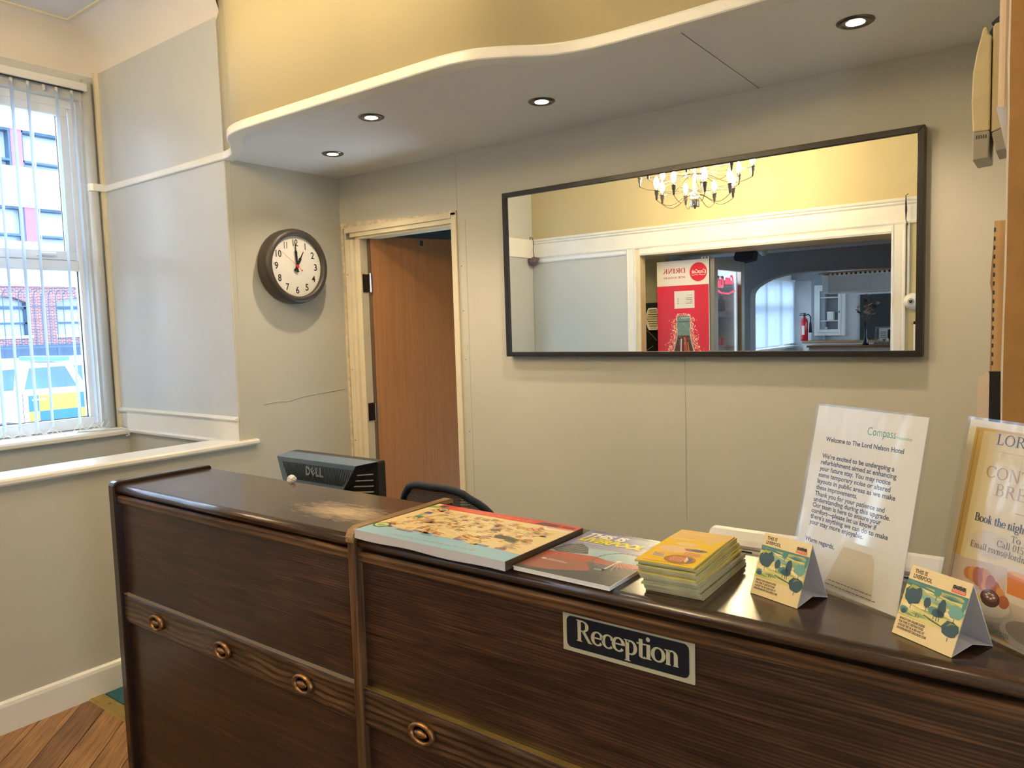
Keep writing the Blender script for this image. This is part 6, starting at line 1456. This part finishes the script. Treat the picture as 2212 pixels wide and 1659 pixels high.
bp_(MB().box(-9.3, -22, 1.27, -8.95, 24, 1.40).box(-9.3, -22, 1.40, -8.97, 24, 1.45), 'plinth_band', 'rail_blue'); bp_(MB().box(-9.3, -22, -.03, -8.98, 24, 1.27), 'plinth', 'kerb_stone')
gl_me = None
for y_ in wys:
    for nm, M_, bx_ in (('window_frame', 'facade_frame', [(-9.16, y_ - ww_ / 2, zs, -9.10, y_ - ww_ / 2 + .035, 2.12), (-9.16, y_ + ww_ / 2 - .035, zs, -9.10, y_ + ww_ / 2, 2.12), (-9.16, y_ - ww_ / 2, 1.98, -9.10, y_ + ww_ / 2, 2.02), (-9.16, y_ - ww_ / 2, 1.76, -9.10, y_ + ww_ / 2, 1.785)]),):
        if abs(y_ - 2) < 6.5:
            m_ = MB()
            for b_ in bx_: m_.box(*b_)
            wf_ = bp_(m_, nm, M_); bp_(MB().box(-9.17, y_ - ww_ / 2, zs, -9.15, y_ + ww_ / 2, 2.2), 'pane', 'street_glass', wf_)
            bp_(MB().box(-9.05, y_ - ww_ / 2 - .02, zs - .03, -8.97, y_ + ww_ / 2 + .02, zs + .01), 'window_sill', 'facade_white', wf_)
bp_(MB().box(-9.3, -22, 2.31, -8.96, 24, 2.96).box(-9.3, -22, 3.46, -8.96, 24, 4.03).box(-9.3, -22, 4.57, -8.96, 24, 8.5), 'white_panels', 'facade_white')
for k in range(40): bp_(MB().box(-8.962, -12.9 + .62 * k, 2.31, -8.957, -12.89 + .62 * k, 6.0), 'panel_joint', 'upvc')
for zb_, zt_, off in ((2.96, 3.46, -.10), (4.03, 4.57, -.22)):
    bp_(MB().box(-9.2, -22, zb_, -9.15, 24, zt_), 'window_band', 'street_glass')
    for k in range(-6, 10):
        y_ = 1.86 + off * .9 + 1.25 * k
        wf_ = bp_(MB().box(-9.15, y_, zb_, -9.0, y_ + .03, zt_).box(-9.15, y_ + .17 - 1.25, zb_, -9.0, y_ + .19 - 1.25, zt_).box(-9.15, y_ - 1.08, zt_ - .03, -9.0, y_, zt_).box(-9.15, y_ - 1.08, zb_ + .08, -9.0, y_, zb_ + .11), 'window_frame', 'facade_frame')
        bp_(MB().box(-9.12, y_ + .03, zb_, -8.99, y_ + .17, zt_), 'magenta_panel', 'magenta_panel')
# hooked railings along the plinth
rl = empty('street_railing', (-18.55, 5.924, 1.121)); rl.scale = (1.814,) * 3; tag(rl, 'row of blue hooked railings in front of the brick building', 'railing')
me_ = None
for k in range(90):
    y_ = -4.6 + .0985 * k
    if me_ is None: o_ = MB().tube([(0, 0, .10), (0, 0, .82), (.01, .0, .88), (.045, .01, .925), (.09, .015, .93), (.12, .015, .90)], .0062, 6).build('bar', 'rail_blue', rl); me_ = o_.data
    else: o_ = bpy.data.objects.new('bar', me_); COL.objects.link(o_); o_.parent = rl
    o_.location = (0, y_, 0)
MB().box(-.01, -4.8, .10, .01, 4.6, .125).box(-.01, -4.8, .70, .01, 4.6, .712).build('rail', 'rail_blue', rl)
for y_ in (-4.7, 0, 4.5): B(-.015, y_, -1.33, .015, y_ + .03, .11).build('post', 'rail_blue', rl)
# police estate car
pc = empty('police_car', (-9.86, 2.71, -.30)); tag(pc, 'white police car with blue and yellow squares parked outside the window', 'car')
low_p = [(-2.15, .30), (-2.20, .55), (-2.15, .88), (-2.05, .95), (2.0, .93), (2.20, .72), (2.22, .40), (2.15, .25)]
roof = [(-2.05, 1.03), (-1.86, 1.34), (-1.50, 1.44), (-.2, 1.47), (.35, 1.42), (1.10, 1.03)]
# lower body with wheel arches
def arcs(cx_, r_): return [(cx_ - r_ * cos(pi * k / 8), .28 + r_ * sin(pi * k / 8)) for k in range(9)]
side = [(-2.15, .28)] + arcs(-1.38, .36) + arcs(1.32, .36) + [(2.15, .28)]
poly_ = side + [(2.22, .45), (2.20, .72), (1.95, .93), (1.10, 1.04), (-2.04, 1.04), (-2.17, .88), (-2.22, .55)]
bmx = bmesh.new()
def car_prism(poly_, x0_, x1_, m, name, parent=pc, bevel=0.02):
    mb = MB().prism(poly_, x0_, x1_, 'x'); return mb.build(name, m, parent, bevel=bevel)
car_prism(poly_, -.86, .86, 'car_white', 'body')
cab = MB()
n_ = len(roof); 
for sx, ins in ((-1, 0), (1, 0)): pass
pts = []
for s_ in (-1, 1): pts += [(s_ * (.84 - (z - .95) * .32), y, z) for y, z in roof]
cab.add(pts, [tuple(range(n_))[::-1], tuple(range(n_, 2 * n_))] + [(i, i + 1, n_ + i + 1, n_ + i) for i in range(n_ - 1)])
cab.build('cabin', 'car_white', pc, bevel=.02)
def glass(pl, name='side_window'):
    for s_ in (1, -1):
        MB().add([(s_ * (.846 - (z - .95) * .32), y, z) for y, z in pl] + [(s_ * (.835 - (z - .95) * .32), y, z) for y, z in pl], [tuple(range(len(pl))), tuple(range(len(pl), 2 * len(pl)))]).build(name, 'car_glass', pc)
glass([(-1.90, 1.09), (-1.70, 1.31), (-1.42, 1.39), (-1.14, 1.40), (-1.22, 1.09)]); glass([(-1.08, 1.09), (-.96, 1.40), (-.46, 1.41), (-.34, 1.09)]); glass([(-.22, 1.09), (-.34, 1.41), (.10, 1.40), (.30, 1.36), (.86, 1.09)])
k = 0
for (y0_, y1_) in ((-2.1, -1.72), (-1.06, -.92), (-.92, -.34), (-.34, .25), (.25, .88), (1.72, 2.1)):
    for r_, (z0_, z1_) in enumerate(((.76, 1.0), (.58, .76))):
        B(.862, y0_, z0_, .866, y1_, z1_).build('check_square', 'car_blue' if (k + r_) % 2 == 1 else 'car_yellow', pc)
    k += 1
for y_ in (-1.38, 1.32):
    for sx in (-1, 1):
        wl_ = MB().lathe([(.20, -.10), (.31, -.10), (.32, -.06), (.32, .06), (.31, .10), (.20, .10)], 28, caps=False, M= Matrix.Translation((sx * .78, y_, .32)) @ Matrix.Rotation(R(90), 4, 'Y')).build('wheel', 'tyre', pc, smooth=True)
        MB().lathe([(0, -.085), (.19, -.09), (.20, .09), (0, .085)], 24, Matrix.Translation((sx * .78, y_, .32)) @ Matrix.Rotation(R(90), 4, 'Y')).build('hub', 'steel', wl_)
for y_ in (-.92, .02): MB().tube([(.87, y_ - .09, .93), (.895, y_ - .06, .935), (.895, y_ + .06, .935), (.87, y_ + .09, .93)], .014, 6).build('door_handle', 'car_white', pc)
for y_ in (-1.13, -.28, .92): B(.855, y_ - .004, .40, .8635, y_ + .004, 1.03).build('door_gap', 'rubber', pc)
MB().box(.86, .75, .98, 1.02, .88, 1.10).build('wing_mirror', 'car_white', pc, bevel=.02)
MB().prism(rrect(-.60, 1.485, .60, 1.56, .03), -.62, -.34, 'y').build('light_bar', 'lightbar', pc, bevel=.01)
for y_ in (-2.0,): MB().tube([(.3, y_ + .5, 1.43), (.3, y_ + .25, 1.62)], .006, 5).build('aerial', 'rubber', pc)
